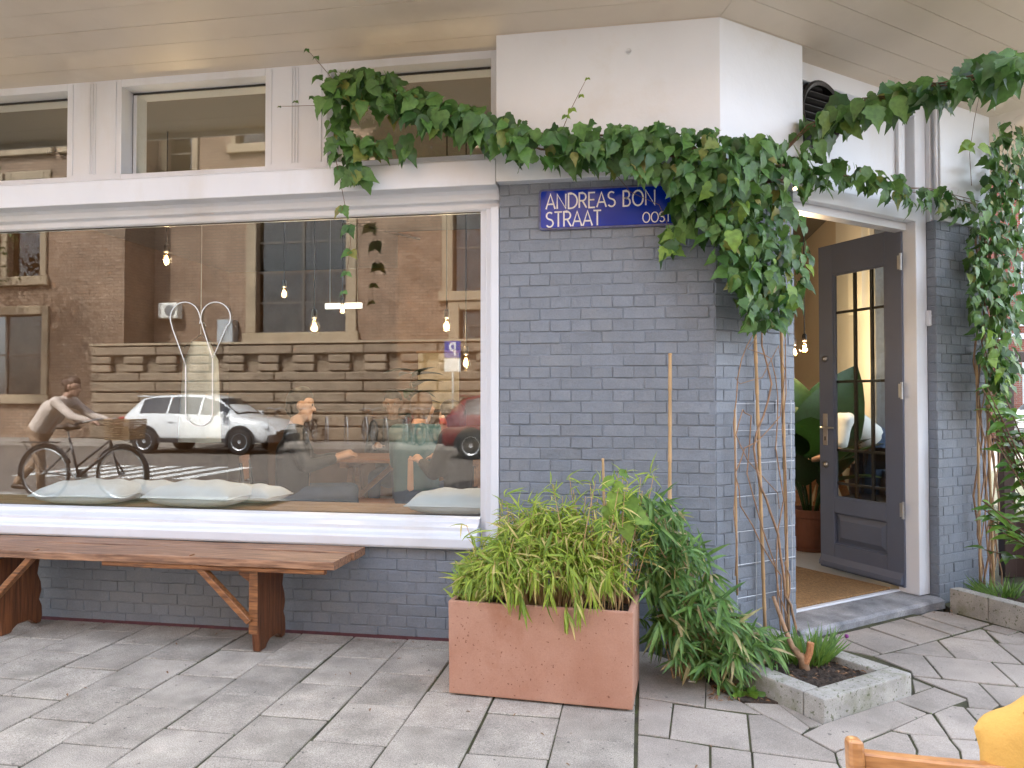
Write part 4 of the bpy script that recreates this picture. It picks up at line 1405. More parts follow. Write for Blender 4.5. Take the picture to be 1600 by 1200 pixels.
mb = MB(); plate(rrect(SX0, SX1, SZ0, SZ1, .022), -.0145, -.002, mb); mb.build("rim", "sign_edge", sg, bevel=.003)
mb = MB(); plate(rrect(SX0 + .012, SX1 - .012, SZ0 + .012, SZ1 - .012, .014), -.0175, -.0148, mb); mb.build("plate", "sign_blue", sg, bevel=.002, seg=2)
def circ(cx, cy0, rx, ry, a0, a1, n=14):
    return [(cx + rx * math.cos(R(a0 + (a1 - a0) * i / n)), cy0 + ry * math.sin(R(a0 + (a1 - a0) * i / n))) for i in range(n + 1)]
GLY = {
    'A': (.62, [[(0, 0), (.31, 1), (.62, 0)], [(.11, .33), (.51, .33)]]),
    'N': (.66, [[(.04, 0), (.04, 1), (.62, 0), (.62, 1)]]),
    'D': (.62, [[(.04, 0), (.04, 1), (.2, 1)] + circ(.2, .5, .42, .5, 90, -90) + [(.04, 0)]]),
    'R': (.54, [[(.04, 0), (.04, 1), (.25, 1)] + circ(.25, .74, .23, .26, 90, -90, 10) + [(.04, .48)], [(.25, .48), (.52, 0)]]),
    'E': (.46, [[(.44, 1), (.04, 1), (.04, 0), (.44, 0)], [(.04, .52), (.40, .52)]]),
    'S': (.50, [circ(.25, .76, .21, .23, 40, 250, 12) + circ(.25, .26, .23, .25, 75, -150, 12)]),
    'B': (.52, [[(.04, 0), (.04, 1), (.24, 1)] + circ(.24, .76, .19, .24, 90, -90, 10) + [(.04, .52), (.26, .52)] + circ(.26, .26, .22, .26, 90, -90, 10) + [(.04, 0)]]),
    'O': (.74, [circ(.37, .5, .34, .5, 90, 450, 24)]),
    'T': (.52, [[(0, 1), (.52, 1)], [(.26, 1), (.26, 0)]]),
    ' ': (.28, []),
}
def stroke(mb, pts, w, y0, y1):
    pts = [Vector((p[0], p[1])) for p in pts]
    n = len(pts)
    closed = (pts[0] - pts[-1]).length < 1e-6
    Lf, Rt = [], []
    for i, p in enumerate(pts):
        a = pts[i - 1] if i > 0 else (pts[-2] if closed else None)
        b = pts[i + 1] if i < n - 1 else (pts[1] if closed else None)
        d0 = (p - a).normalized() if a is not None else None
        d1 = (b - p).normalized() if b is not None else None
        d0 = d0 if d0 is not None else d1; d1 = d1 if d1 is not None else d0
        n0, n1 = Vector((-d0.y, d0.x)), Vector((-d1.y, d1.x))
        m = (n0 + n1)
        m = m / max(.35, m.length_squared / 2) if m.length > .3 else n0
        m = m * min(1.0, 1.6 / m.length)
        Lf.append(p + m * w / 2); Rt.append(p - m * w / 2)
    for i in range(n - 1):
        q = [Lf[i], Rt[i], Rt[i + 1], Lf[i + 1]]
        mb.add([(v.x, y0, v.y) for v in q], [(0, 1, 2, 3)])
def word(txt, x, z, h, gap=.16, w=.105):
    for chh in txt:
        adv, st_ = GLY[chh]
        if st_:
            mb = MB()
            for s_ in st_:
                stroke(mb, [(x + p[0] * h, z + p[1] * h) for p in s_], w * h, -.0184, -.0184)
            mb.build("letter", "sign_white", sg)
        x += (adv + gap) * h
    return x
tw = lambda txt, gap=.16: sum(GLY[c][0] + gap for c in txt)
x0 = FA(853, 320, -.02).x; x1 = FA(1024, 320, -.02).x
z0 = FA(853, 327, -.02).z; z1 = FA(853, 355, -.02).z
hL = .0785
gp = ((x1 - x0) / hL - sum(GLY[c][0] for c in "ANDREAS BON")) / 10
word("ANDREAS BON", x0, z0, hL, gp)
word("STRAAT", x0, z1, hL, gp * .75)
word("OOST", FA(1004, 345, -.02).x, FA(1004, 347.5, -.02).z, .052, .09)

# ---- bench
bn = thing("wooden_bench", "long reddish brown plank bench with braced legs under the shop window", "bench", (-2.75, -.24, 0))
BT, BT0 = .497, .455
def wav(x, s):
    return .006 * math.sin(x * 7 + s) + .004 * math.sin(x * 17 + 2 * s) + .003 * math.sin(x * 41 + s)
def plank(name, x0, x1, y0, y1, z0, z1, matn, n=30, seed=0):
    rows = []
    for i in range(n + 1):
        x = x0 + (x1 - x0) * i / n
        a, b = wav(x, seed) * .6, wav(x, seed + 3) * .5
        c = .004
        dz = .002 * math.sin(x * 5 + seed)
        rows.append([Vector(v) for v in ((x, y0 + a, z0 + c), (x, y0 + a, z1 - c + dz), (x, y0 + a + c, z1 + dz), (x, y1 + b - c, z1 + dz), (x, y1 + b, z1 - c + dz), (x, y1 + b, z0 + c), (x, y1 + b - c, z0), (x, y0 + a + c, z0), (x, y0 + a, z0 + c))])
    mb = MB().grid([list(reversed(r)) for r in rows])
    mb.f.append(list(range(8))); mb.m.append(0)
    mb.f.append(list(reversed(range(len(mb.v) - 9, len(mb.v) - 1)))); mb.m.append(0)
    return mb.build(name, matn, bn)
plank("plank", -4.35, -1.505, -.432, -.205, BT0, BT, "bench_top", seed=1)
plank("plank", -4.35, -1.490, -.200, -.040, BT0 + .002, BT + .002, "bench_top", seed=4)
plank("edge_batten", -2.80, -1.560, -.418, -.385, .428, .454, "bench_wood", seed=2)
plank("edge_batten", -4.35, -3.55, -.418, -.385, .428, .454, "bench_wood", seed=6)
def bench_leg(x, th=.040):
    prof = [(-.335, 0.0), (-.27, .0), (-.255, .018), (-.225, .035), (-.14, .035), (-.11, .018), (-.09, .0), (-.055, .0), (-.045, .04), (-.05, .10), (-.07, .14), (-.052, .19), (-.06, .24), (-.085, .29), (-.07, .36), (-.065, .427), (-.365, .427), (-.362, .2), (-.352, .1)]
    n = len(prof)
    mb = MB()
    mb.add([(x - th / 2, y, z) for y, z in prof] + [(x + th / 2, y, z) for y, z in prof],
           [tuple(range(n)), tuple(reversed(range(n, 2 * n)))] + [(i, n + i, n + (i + 1) % n, (i + 1) % n) for i in range(n)])
    mb.build("leg", "bench_leg", bn, bevel=.005)
    MB().box((x - th / 2 - .004, -.372, .10), (x + th / 2 + .004, -.3655, .43)).build("leg_facing", "bench_wood", bn, bevel=.002)
def brace(a, b, w=.030, d=.045):
    a, b = Vector(a), Vector(b)
    u = (b - a).normalized(); v = Vector((0, 1, 0)); w_ = u.cross(v)
    mb = MB()
    mb.add([a + v * i * d / 2 + w_ * j * w / 2 for i, j in ((-1, -1), (1, -1), (1, 1), (-1, 1))] + [b + v * i * d / 2 + w_ * j * w / 2 for i, j in ((-1, -1), (1, -1), (1, 1), (-1, 1))],
           [(0, 1, 2, 3), (7, 6, 5, 4), (0, 4, 5, 1), (1, 5, 6, 2), (2, 6, 7, 3), (3, 7, 4, 0)])
    mb.build("brace", "bench_wood", bn, bevel=.003)
LX, RX = -3.49, -1.965
bench_leg(LX); bench_leg(RX)
brace((RX - .01, -.375, .165), (RX - .335, -.405, .495))
brace((LX + .0, -.385, .20), (LX + .30, -.405, .49))
brace((RX - .09, -.33, .42), (RX + .0, -.33, .36), .05, .02)

# ---- terracotta planter and its bamboo
PA = R(-3.9)
pc0 = Vector((-.43, -.565, 0))
pM = Matrix.Translation(pc0) @ Matrix.Rotation(PA, 4, 'Z')
PW, PD, PH = .405, .185, .413
pb = thing("planter_box", "rectangular terracotta planter box standing on the paving", "planter", tuple(pc0), PA)
mb = MB()
wl = .024
o_ = [(-PW, -PD), (PW, -PD), (PW, PD), (-PW, PD)]
i_ = [(-PW + wl, -PD + wl), (PW - wl, -PD + wl), (PW - wl, PD - wl), (-PW + wl, PD - wl)]
tp = .008
v = [(x * (1 - tp), y * (1 - tp), .008) for x, y in o_] + [(x, y, PH) for x, y in o_] + [(x, y, PH) for x, y in i_] + [(x, y, .06) for x, y in i_]
f = [(3, 2, 1, 0)] + [(i, (i + 1) % 4, 4 + (i + 1) % 4, 4 + i) for i in range(4)] + [(4 + i, 4 + (i + 1) % 4, 8 + (i + 1) % 4, 8 + i) for i in range(4)] + [(8 + i, 8 + (i + 1) % 4, 12 + (i + 1) % 4, 12 + i) for i in range(4)] + [(12, 13, 14, 15)]
mb.add(v, f)
local(mb, "box", "terracotta", pb, bevel=.006, seg=2)
def soil_patch(poly_fn, nx, ny, z, amp, rng_):
    rows = []
    for i in range(nx + 1):
        rows.append([Vector((*poly_fn(i / nx, j / ny), z + rng_.uniform(-amp, amp) + amp * math.sin(i * 1.3 + j * 2.1))) for j in range(ny + 1)])
    return MB().grid(rows)
rg = random.Random(11)
so = soil_patch(lambda a, b: (-PW + wl + (2 * PW - 2 * wl) * a, -PD + wl + (2 * PD - 2 * wl) * b), 24, 12, PH - .05, .006, rg)
local(so, "soil", "soil", pb, smooth=True)

BL = [lance("bamboo_leaf", "bamboo_leaf", 1.0, w, 4, d, .5) for w, d in ((.105, .35), (.095, .6), (.125, .2), (.10, .9))]
BLD = [lance("bamboo_leaf_dark", "bamboo_dark", 1.0, w, 4, d, .5) for w, d in ((.15, .35), (.13, .6), (.17, .2), (.14, .9))]


def spray(items, meshes, p, d, rng_, n=7, L=.11, spread=1.0, sag=.5):
    """a tuft of bamboo leaves fanning out from p along d"""
    d = Vector(d).normalized()
    for k in range(n):
        a = rng_.uniform(0, 6.283)
        o1 = d.orthogonal().normalized(); o2 = d.cross(o1)
        t_ = d * rng_.uniform(.5, 1.2) + (o1 * math.cos(a) + o2 * math.sin(a)) * spread * rng_.uniform(.4, 1.1) + Vector((0, 0, -sag * rng_.uniform(.4, 1.3)))
        nor = Vector((rng_.uniform(-.5, .5), -.55 + rng_.uniform(-.5, .3), 1))
        q = p + d * rng_.uniform(-.05, .03)
        items.append((rng_.choice(meshes), frame_of(q, t_, nor, L * rng_.uniform(.65, 1.3))))


rb = random.Random(21)
bb = thing("bamboo_plant", "yellow green bushy bamboo spilling over the terracotta planter", "plant", tuple(pc0 + Vector((0, 0, .37))), PA)
items, culms = [], MB()
for k in range(680):
    a = rb.uniform(0, 6.283); r = math.sqrt(rb.uniform(0, 1))
    ex, ey = math.cos(a) * r, math.sin(a) * r
    px_, py_ = pc0.x - .03 + ex * .36, pc0.y + ey * .20
    env = .43 * (1 - .55 * r * r) * (.62 + .38 * math.sin((ex + 1.2) * 1.25)) * (1.0 if ex > -.5 else .8)
    z = .40 + env * rb.uniform(.25, 1.0) ** .6
    tipd = Vector((ex * .7 + rb.uniform(-.3, .3), ey * .9 - .35 + rb.uniform(-.3, .3), .35 + rb.uniform(-.2, .7)))
    P = Vector((px_, py_, z))
    spray(items, BL, P, tipd, rb, rb.randint(5, 9), rb.uniform(.05, .092), .9, .7)
    if k % 3 == 0:
        b0 = Vector((pc0.x + ex * .16, pc0.y + ey * .08, .36))
        culms.tube([b0, b0.lerp(P, .5) + Vector((0, 0, .06)), P], [.0028, .0022, .0015], 5)
for k in range(46):
    bx_ = pc0.x + (rb.uniform(-.28, .36) if k < 22 else rb.uniform(.12, .38)); by_ = pc0.y + rb.uniform(-.10, .12)
    hh = rb.uniform(.30, .50) if k < 22 else rb.uniform(.36, .62)
    P0, P1 = Vector((bx_, by_, .36)), Vector((bx_ + rb.uniform(-.10, .12), by_ + rb.uniform(-.12, .06), .36 + hh))
    culms.tube([P0, P0.lerp(P1, .6) + Vector((0, 0, .03)), P1], [.003, .0024, .0014], 5)
    for j in range(5):
        q = P0.lerp(P1, .45 + .55 * j / 4)
        spray(items, BL, q + Vector((rb.uniform(-.03, .03), rb.uniform(-.03, .02), 0)), (rb.uniform(-.8, .8), rb.uniform(-.8, .4), rb.uniform(.2, .9)), rb, rb.randint(3, 6), rb.uniform(.055, .09), .9, .5)
for px, py, n in ((880, 985, 5), (905, 965, 6), (860, 940, 5), (800, 940, 5), (815, 960, 4), (925, 940, 6), (770, 920, 4), (955, 930, 5), (840, 925, 6), (890, 930, 7)):
    P = on_plane(px, py - 25, (0, pc0.y - PD - .03, 0), Vector((0, 1, 0)))
    for q in range(2):
        spray(items, BL, P + Vector((rb.uniform(-.02, .02), rb.uniform(-.03, .02), rb.uniform(-.01, .03))), (rb.uniform(-.3, .3), -.5, -.5), rb, n + 2, .095, .6, 1.0)
culms.build("culm", "cane", bb)
merged("foliage", items, "bamboo_leaf", bb, smooth=True)


# ---- creeper leaves
def lobed(name, matn, seed, teeth=True):
    rr = random.Random(seed)
    half = [(.05, .02), (.20, -.07), (.36, .02), (.46, .20), (.40, .33), (.44, .46), (.32, .58), (.30, .70), (.17, .82), (.12, .93), (.0, 1.12)]
    if seed % 3 == 1:
        half = [(.05, .0), (.22, -.04), (.33, .14), (.52, .30), (.36, .40), (.40, .55), (.24, .66), (.22, .80), (.10, .92), (.0, 1.15)]
    if seed % 3 == 2:
        half = [(.04, .0), (.18, .05), (.30, .20), (.35, .36), (.37, .48), (.31, .58), (.28, .70), (.17, .82), (.10, .95), (.0, 1.2)]
    cup, dr = rr.uniform(.15, .35), rr.uniform(.12, .38)
    zz = lambda x, y: cup * abs(x) * .5 - dr * y * y + .03 * math.sin(9 * y + seed)
    mb = MB()
    spine = [(0, 0), (0, .35), (0, .7), (0, half[-1][1])]
    v = [(x, y, zz(x, y)) for x, y in spine]
    nb = len(half)
    for s in (1, -1):
        v += [(s * x * rr.uniform(.92, 1.06), y, zz(x, y)) for x, y in half[:-1]]
    f = []
    for s in (0, 1):
        base = 4 + s * (nb - 1)
        m = nb - 1
        a = m // 3; c = 2 * m // 3
        for i in range(m - 1):
            sp = 0 if i < a else (1 if i < c else 2)
            tri = (sp, base + i, base + i + 1)
            f.append(tri if s == 0 else tri[::-1])
        for i0, sp in ((a, 0), (c, 1)):
            tri = (sp, base + i0, sp + 1)
            f.append(tri if s == 0 else tri[::-1])
        tri = (2, base + m - 1, 3)
        f.append(tri if s == 0 else tri[::-1])
    mb.add(v, f)
    return mb.mesh(name, matn, smooth=True)


VL = [lobed("vine_leaf", "vine_leaf", i) for i in range(9)]
VLL = [lobed("vine_leaf_light", "vine_leaf_light", i) for i in range(6)]


def lerp_path(path, t):
    n = len(path) - 1
    i = min(int(t * n), n - 1)
    f_ = t * n - i
    return [a + (b - a) * f_ for a, b in zip(path[i], path[i + 1])]


def vine_leaves(path, n, size, place, rng_, meshes, depth=(.05, .24), up=.45):
    """path of (px, py, half width); weight by width; place(px,py,off) gives the point in space"""
    L = []
    W = []
    for i in range(200):
        q = lerp_path(path, i / 199)
        W.append(q[2] ** 1.0)
    for k in range(n):
        t_ = rng_.choices(range(200), W)[0] / 199
        q = lerp_path(path, t_)
        r = math.sqrt(rng_.uniform(0, 1)); a = rng_.uniform(0, 6.283)
        x, y = q[0] + math.cos(a) * r * q[2] * .9, q[1] + math.sin(a) * r * q[2]
        dd = rng_.uniform(*depth)
        P, out = place(x, y, dd)
        tip = Vector((rng_.gauss(0, .55), rng_.gauss(0, .35), -1 + rng_.gauss(0, .35))) + out * rng_.uniform(0, .7)
        nor = out * rng_.uniform(.6, 1.2) + Vector((rng_.gauss(0, .45), rng_.gauss(0, .3), up + rng_.gauss(0, .35)))
        L.append((dd, rng_.choice(meshes), frame_of(P, tip, nor, size * rng_.choice((rng_.uniform(.35, .7), rng_.uniform(.65, 1.0), rng_.uniform(.85, 1.28))))))
    return L


def wall_place(x, y, d):
    if x < 1135:
        base = .07 if y < 290 else 0
        return FA(x, y, -base - d), Vector((0, -1, 0))
    base = .07 if (y < 290 and x < 1240) else 0
    return CH(x, y, -base - d), -CN


def emit_leaves(L, parent, n_parts, matn, name="leaf"):
    L.sort(key=lambda t: -t[0])
    for _, me, M in L[:n_parts]:
        o = obj(name, me, parent)
        o.matrix_basis = MW[parent.name].inverted() @ M if False else M
    if len(L) > n_parts:
        merged("foliage", [(me, M) for _, me, M in L[n_parts:]], matn, parent, smooth=True)


rv = random.Random(5)
vroot = ch(.42, -.12, 0)
vine = thing("climbing_vine", "green creeper growing up canes and along the wall over the sign", "vine", tuple(vroot))
LV = []
main = [(512, 165, 22), (540, 150, 30), (580, 150, 36), (625, 170, 34), (680, 190, 32), (740, 205, 28), (790, 225, 32), (850, 240, 36), (920, 240, 40), (990, 245, 46), (1050, 255, 56), (1110, 268, 62), (1170, 280, 66), (1230, 280, 60)]
main = [(x, y - 17, w * .88) for x, y, w in main]
LV += vine_leaves(main, 830, .090, wall_place, rv, VL)
LV += vine_leaves([(1085, 285, 34), (1120, 320, 46), (1160, 345, 72), (1195, 380, 84), (1200, 420, 74), (1200, 450, 60), (1190, 475, 34)], 560, .080, wall_place, rv, VL + VL + VLL[:4], (.05, .26))
LV += vine_leaves([(528, 170, 24), (530, 215, 22), (545, 255, 20), (560, 275, 14)], 70, .085, wall_place, rv, VL, (.03, .12))
LV += vine_leaves([(555, 220, 8), (590, 225, 14), (620, 230, 14), (650, 215, 14)], 24, .095, wall_place, rv, VL, (.05, .14))
LV += vine_leaves([(1250, 262, 36), (1290, 265, 26), (1340, 272, 20), (1390, 288, 20), (1430, 300, 18), (1480, 308, 18), (1525, 325, 22)], 190, .080, wall_place, rv, VL, (.05, .16))
LV += vine_leaves([(1056, 352, 10), (1050, 372, 9), (1040, 392, 9)], 7, .11, wall_place, rv, VLL, (.08, .16))
LV += vine_leaves([(1052, 290, 14), (1062, 315, 16), (1066, 340, 12)], 30, .078, wall_place, rv, VL + VLL[:2], (.04, .14))
# hanging and reaching tips: single leaves along thin runners
stems = MB()
def runner(pts, leaves, size, d=.10, r=.0016, meshes=VL):
    P = [wall_place(x, y, d)[0] for x, y in pts]
    stems.tube(P, [r * 1.3] + [r] * (len(P) - 2) + [r * .6], 5)
    for (x, y, s) in leaves:
        q, out = wall_place(x, y, d + .01)
        for sgn in (-1, 1):
            LV.append((.5, rv.choice(meshes), frame_of(q, Vector((sgn * rv.uniform(.3, .9), -.3, -rv.uniform(.2, .9))), out + Vector((0, 0, .6)), size * s)))
runner([(525, 250), (533, 290), (541, 330), (548, 375), (543, 420), (538, 470)], [(535, 322, .8), (545, 352, .8), (548, 392, .7), (541, 425, .45), (537, 455, .35)], .085)
runner([(560, 170), (525, 130), (500, 100), (478, 75)], [(545, 120, .4), (520, 110, .45), (495, 88, .35), (480, 76, .35), (497, 118, .7)], .07)
runner([(520, 165), (480, 165), (450, 166), (434, 166)], [(462, 158, .3), (487, 150, .35), (437, 166, .2)], .07)
runner([(880, 200), (890, 175), (905, 145), (917, 122)], [(884, 180, .4), (893, 170, .45), (908, 148, .3), (918, 122, .25)], .07, meshes=VLL)
runner([(960, 270), (985, 300), (1030, 320), (1045, 355), (1035, 390)], [(1056, 362, .8), (1046, 385, .9)], .10, meshes=VLL)
# woody stems along the wall
for k in range(5):
    pts = []
    for x, y, w in main[::1]:
        pts.append(wall_place(x + rv.uniform(-8, 8), y + rv.uniform(-.5, .5) * w, rv.uniform(.04, .12))[0])
    stems.tube(pts, [.004 + .0035 * i / len(pts) for i in range(len(pts))], 6)
for k in range(3):
    pts = [wall_place(x, y + rv.uniform(-7, 7), rv.uniform(.05, .10))[0] for x, y in ((1240, 270), (1300, 272), (1350, 278), (1400, 292), (1450, 300), (1530, 318))]
    stems.tube(pts, .0025, 5)
# the swag reaching to the right under the canopy
rs_ = random.Random(8)
sw = [(1225, 235, 38, 4.05), (1262, 200, 34, 4.1), (1305, 180, 26, 4.1), (1350, 158, 22, 4.05), (1400, 150, 24, 4.0), (1450, 135, 24, 3.9), (1500, 128, 28, 3.8), (1545, 110, 28, 3.7), (1600, 92, 30, 3.55), (1660, 80, 32, 3.4)]
for k in range(165):
    q = lerp_path(sw, rs_.uniform(0, 1) ** .85)
    a = rs_.uniform(0, 6.283); r = math.sqrt(rs_.uniform(0, 1))
    x, y = q[0] + math.cos(a) * r * q[2], q[1] + math.sin(a) * r * q[2] * .85
    P = DP(x, y, q[3] + rs_.uniform(-.12, .12))
    out = Vector((.25, -1, 0))
    tip = Vector((rs_.gauss(0, .6), rs_.gauss(0, .4), -1 + rs_.gauss(0, .4)))
    LV.append((.6 - q[3] * .05, rs_.choice(VL), frame_of(P, tip, out + Vector((rs_.gauss(0, .4), 0, .5 + rs_.gauss(0, .35))), .122 * rs_.choice((rs_.uniform(.4, .7), rs_.uniform(.7, 1.0), rs_.uniform(.9, 1.25))))))
for k in range(3):
    stems.tube([DP(x + rs_.uniform(-5, 5), y + rs_.uniform(-6, 6), d) for x, y, w, d in sw], .0035, 6)
pts = [(1530, 150), (1522, 190), (1515, 240), (1518, 290)]
stems.tube([DP(x, y, 3.9) for x, y in pts], .0014, 5)
for x, y in ((1518, 222), (1530, 228), (1505, 225)):
    LV.append((.5, VLL[0], frame_of(DP(x, y, 3.88), (rs_.uniform(-1, 1), -.2, -.5), (0, -1, .7), .07)))
stems.build("runner", "vine_stem", vine, smooth=True)
# bare woody stems climbing the canes
ws = MB()
rw = random.Random(14)
stem_paths = [
    [(1245, 1000), (1240, 960), (1228, 930), (1222, 870), (1205, 800), (1188, 760), (1180, 700), (1190, 650), (1205, 600), (1190, 540), (1195, 490), (1210, 450), (1190, 400)],
    [(1228, 990), (1226, 900), (1230, 820), (1228, 740), (1222, 670), (1230, 560), (1222, 500), (1215, 450)],
    [(1150, 900), (1148, 800), (1150, 700), (1148, 620), (1160, 560), (1180, 520), (1195, 480), (1205, 430)],
    [(1222, 985), (1218, 900), (1190, 850), (1155, 790), (1150, 740), (1165, 700), (1185, 690), (1220, 650), (1228, 580), (1215, 540), (1190, 590), (1155, 600), (1148, 580)],
    [(1235, 995), (1220, 930), (1195, 830), (1165, 740), (1172, 650), (1160, 640), (1150, 680), (1170, 720), (1212, 770), (1218, 820)],
    [(1218, 990), (1214, 880), (1222, 780), (1212, 700), (1218, 620), (1205, 560), (1170, 545), (1190, 510)],
    [(1232, 960), (1236, 920), (1228, 880), (1234, 860)],
]
for i, pth in enumerate(stem_paths):
    pts = []
    for j in range(len(pth) - 1):
        for f_ in (0, .5):
            x = pth[j][0] + (pth[j + 1][0] - pth[j][0]) * f_ + rw.uniform(-3, 3)
            y = pth[j][1] + (pth[j + 1][1] - pth[j][1]) * f_
            pts.append(CH(x, y, -.045 - rw.uniform(0, .035)))
    rr0 = .0075 if i == 0 else .0042
    ws.tube(pts, [rr0 * (1 - .55 * k_ / len(pts)) for k_ in range(len(pts))], 6)
ws.build("woody_stem", "vine_wood", vine, smooth=True)
emit_leaves(LV, vine, 300, "vine_leaf")

# canes against the cut corner
def cane(label, a, b, r=.007):
    a, b = Vector(a), Vector(b)
    t = thing("bamboo_cane", label, "cane", tuple(a), 0, "bamboo canes")
    n = max(3, int((b - a).length / .16))
    pts, rad = [], []
    for i in range(n):
        p0 = a.lerp(b, i / n); p1 = a.lerp(b, (i + .94) / n); p2 = a.lerp(b, (i + .97) / n)
        pts += [p0, p1, p2]; rad += [r * 1.18, r * .95, r * 1.22]
    pts.append(b); rad.append(r)
    MB().tube(pts, rad, 8).build("shaft", "cane", t, smooth=True)
    return t
cane("thick cane climbing the cut corner, left one under the vine", CH(1196, 1000, -.05), CH(1178, 470, -.04), .0085)
cane("cane climbing the cut corner beside the doorway", CH(1232, 985, -.045), CH(1220, 480, -.04), .008)
cane("thin cane at the left edge of the wire trellis", CH(1152, 930, -.05), CH(1148, 640, -.04), .005)
cane("tall single cane standing against the grey wall behind the dark bamboo", FA(1046, 1010, -.20), FA(1047, 552, -.10), .0085)
cane("short cane in the terracotta planter beside the pale young leaves", on_plane(948, 930, (0, -.50, 0), Vector((0, 1, 0))), on_plane(942, 716, (0, -.46, 0), Vector((0, 1, 0))), .006)
# wire trellis
tr = thing("wire_trellis", "thin wire trellis fixed to the cut corner behind the canes", "trellis", tuple(ch(.3, -.02, 0)))
for px in (1150, 1180, 1213, 1236):
    s = (CH(px, 700, -.02) - K).dot(CD)
    MB().tube([ch(s, -.022, .15), ch(s, -.022, 1.30)], .0022, 6).build("upright_wire", "wire", tr)
for z in (.28, .45, .62, .80, .97, 1.14, 1.28):
    MB().tube([ch(.12, -.026, z), ch(.56, -.026, z)], .0022, 6).build("cross_wire", "wire", tr)

# young climber in the planter
yc = thing("young_climber", "pale green young climber with lobed leaves on the short cane", "plant", (-.1, -.5, .38))
LL = []
for px, py, s in ((958, 745, .7), (962, 770, .9), (945, 790, .7), (980, 775, 1.1), (985, 800, 1.0), (975, 815, .9), (940, 815, .8), (955, 800, .6), (967, 735, .5), (972, 755, .6)):
    P = on_plane(px, py, (0, -.66, 0), Vector((0, 1, 0)))
    LL.append((1, random.choice(VLL), frame_of(P, (random.gauss(0, .6), -.3, -.6), (0, -1, .6), .095 * s)))
emit_leaves(LL, yc, 20, "vine_leaf_light")
MB().tube([on_plane(x, y, (0, -.64, 0), Vector((0, 1, 0))) for x, y in ((955, 920), (962, 860), (952, 800), (960, 735))], .003, 6).build("stem", "vine_leaf_light", yc)

# small weeds at the left end of the planter
def tuft(name, label, cat, base, n, L, meshes, rng_, sp=.7, parent_mat="bamboo_leaf", rad=.05, W=None):
    t = thing(name, label, cat, tuple(base))
    it = []
    for k in range(n):
        a = rng_.uniform(0, 6.283); r = rad * math.sqrt(rng_.uniform(0, 1))
        P = Vector(base) + Vector((math.cos(a) * r, math.sin(a) * r, 0))
        it.append((rng_.choice(meshes), frame_of(P, (math.cos(a) * sp * rng_.uniform(.2, 1.3), math.sin(a) * sp * rng_.uniform(.2, 1.3), 1), (rng_.uniform(-.5, .5), -1, .3), L * rng_.uniform(.5, 1.25))))
    merged("foliage", it, parent_mat, t, smooth=True)
    return t
GRS = [lance("grass_blade", "grass_leaf", 1.0, .07, 4, d, .3) for d in (.25, .6, .9)]
rt_ = random.Random(31)
SLW = [lance("weed_leaf", "shrub_leaf", 1.0, .55, 4, d, .3) for d in (.2, .5)]
tuft("weed", "small feathery weed at the left corner of the planter", "plant", pM @ Vector((-.33, -.10, .37)), 40, .11, BL, rt_, .9)
tuft("weed", "small leafy sprout behind the left rim of the planter", "plant", pM @ Vector((-.36, .05, .40)), 24, .13, BLD, rt_, .6, "bamboo_dark")

# ---- darker bamboo in the ground
pos = GR(1085, 1045)
bd2 = thing("bamboo_plant", "dark green bamboo growing from the ground between planter and kerbed bed", "plant", (.33, -.30, 0))
items, culms = [], MB()
rb = random.Random(44)
area = [(1000, 795, 34), (1035, 830, 46), (1050, 880, 55), (1060, 930, 62), (1080, 970, 70), (1110, 1000, 66), (1145, 1010, 52), (1180, 1010, 30)]
W = [q[2] for q in area]
for k in range(350):
    q = lerp_path(area, rb.uniform(0, 1) ** .95)
    a = rb.uniform(0, 6.283); r = math.sqrt(rb.uniform(0, 1))
    x, y = q[0] + math.cos(a) * r * q[2], q[1] + math.sin(a) * r * q[2]
    yy = -.34 + rb.uniform(-.20, .17)
    P = on_plane(x, y, (0, yy, 0), Vector((0, 1, 0)))
    if P.z < .05:
        P.z = .05 + rb.uniform(0, .04)
    d = Vector((rb.uniform(-.4, .9), rb.uniform(-.8, .1), rb.uniform(-.3, .7)))
    spray(items, BLD, P, d, rb, rb.randint(5, 8), rb.uniform(.075, .115), .8, .7)
    if k % 5 == 0:
        b0 = Vector((.28 + rb.uniform(-.14, .16), -.28 + rb.uniform(-.08, .08), 0))
        culms.tube([b0, b0.lerp(P, .55) + Vector((-.02, .03, .07)), P], [.004, .003, .0018], 5)
culms.build("culm", "cane", bd2)
merged("foliage", items, "bamboo_dark", bd2, smooth=True)
sp_ = [A(560, 60), A(585, 300), A(640, 345), A(855, 460), A(1110, 470), A(1010, 400), A(1020, 150), A(800, 40)]
sp_ = [xy(q) for q in sp_] 
o = MB().prism(sp_ + [], -.02, .006).build("soil_strip", "soil", None)
struct(o)
lt = []
lm = lance("litter_leaf", "litter", 1.0, .35, 3, .5, .6)
for k in range(90):
    P = A(random.uniform(600, 1080), random.uniform(280, 470)) + Vector((0, 0, .010))
    lt.append((lm, frame_of(P, (random.uniform(-1, 1), random.uniform(-1, 1), .1), (random.uniform(-.4, .4), random.uniform(-.4, .4), 1), random.uniform(.012, .04))))
for k in range(60):
    if k < 34:
        P = Vector((random.uniform(-3.6, -.9), random.uniform(-.10, -.005) if k % 3 else random.uniform(-1.0, -.1), .004))
    else:
        P = B(random.uniform(930, 1120), random.uniform(150, 200)) + Vector((0, 0, .004)) if k < 46 else Vector((random.uniform(-.9, 1.2), random.uniform(-1.3, -.8), .004))
    lt.append((lm, frame_of(P, (random.uniform(-1, 1), random.uniform(-1, 1), .15), (random.uniform(-.3, .3), random.uniform(-.3, .3), 1), random.uniform(.008, .026))))
lo_ = merged("leaf_litter", lt, "litter", None)
lo_["label"], lo_["category"] = "dry brown leaf litter under the dark bamboo and along the wall foot", "litter"
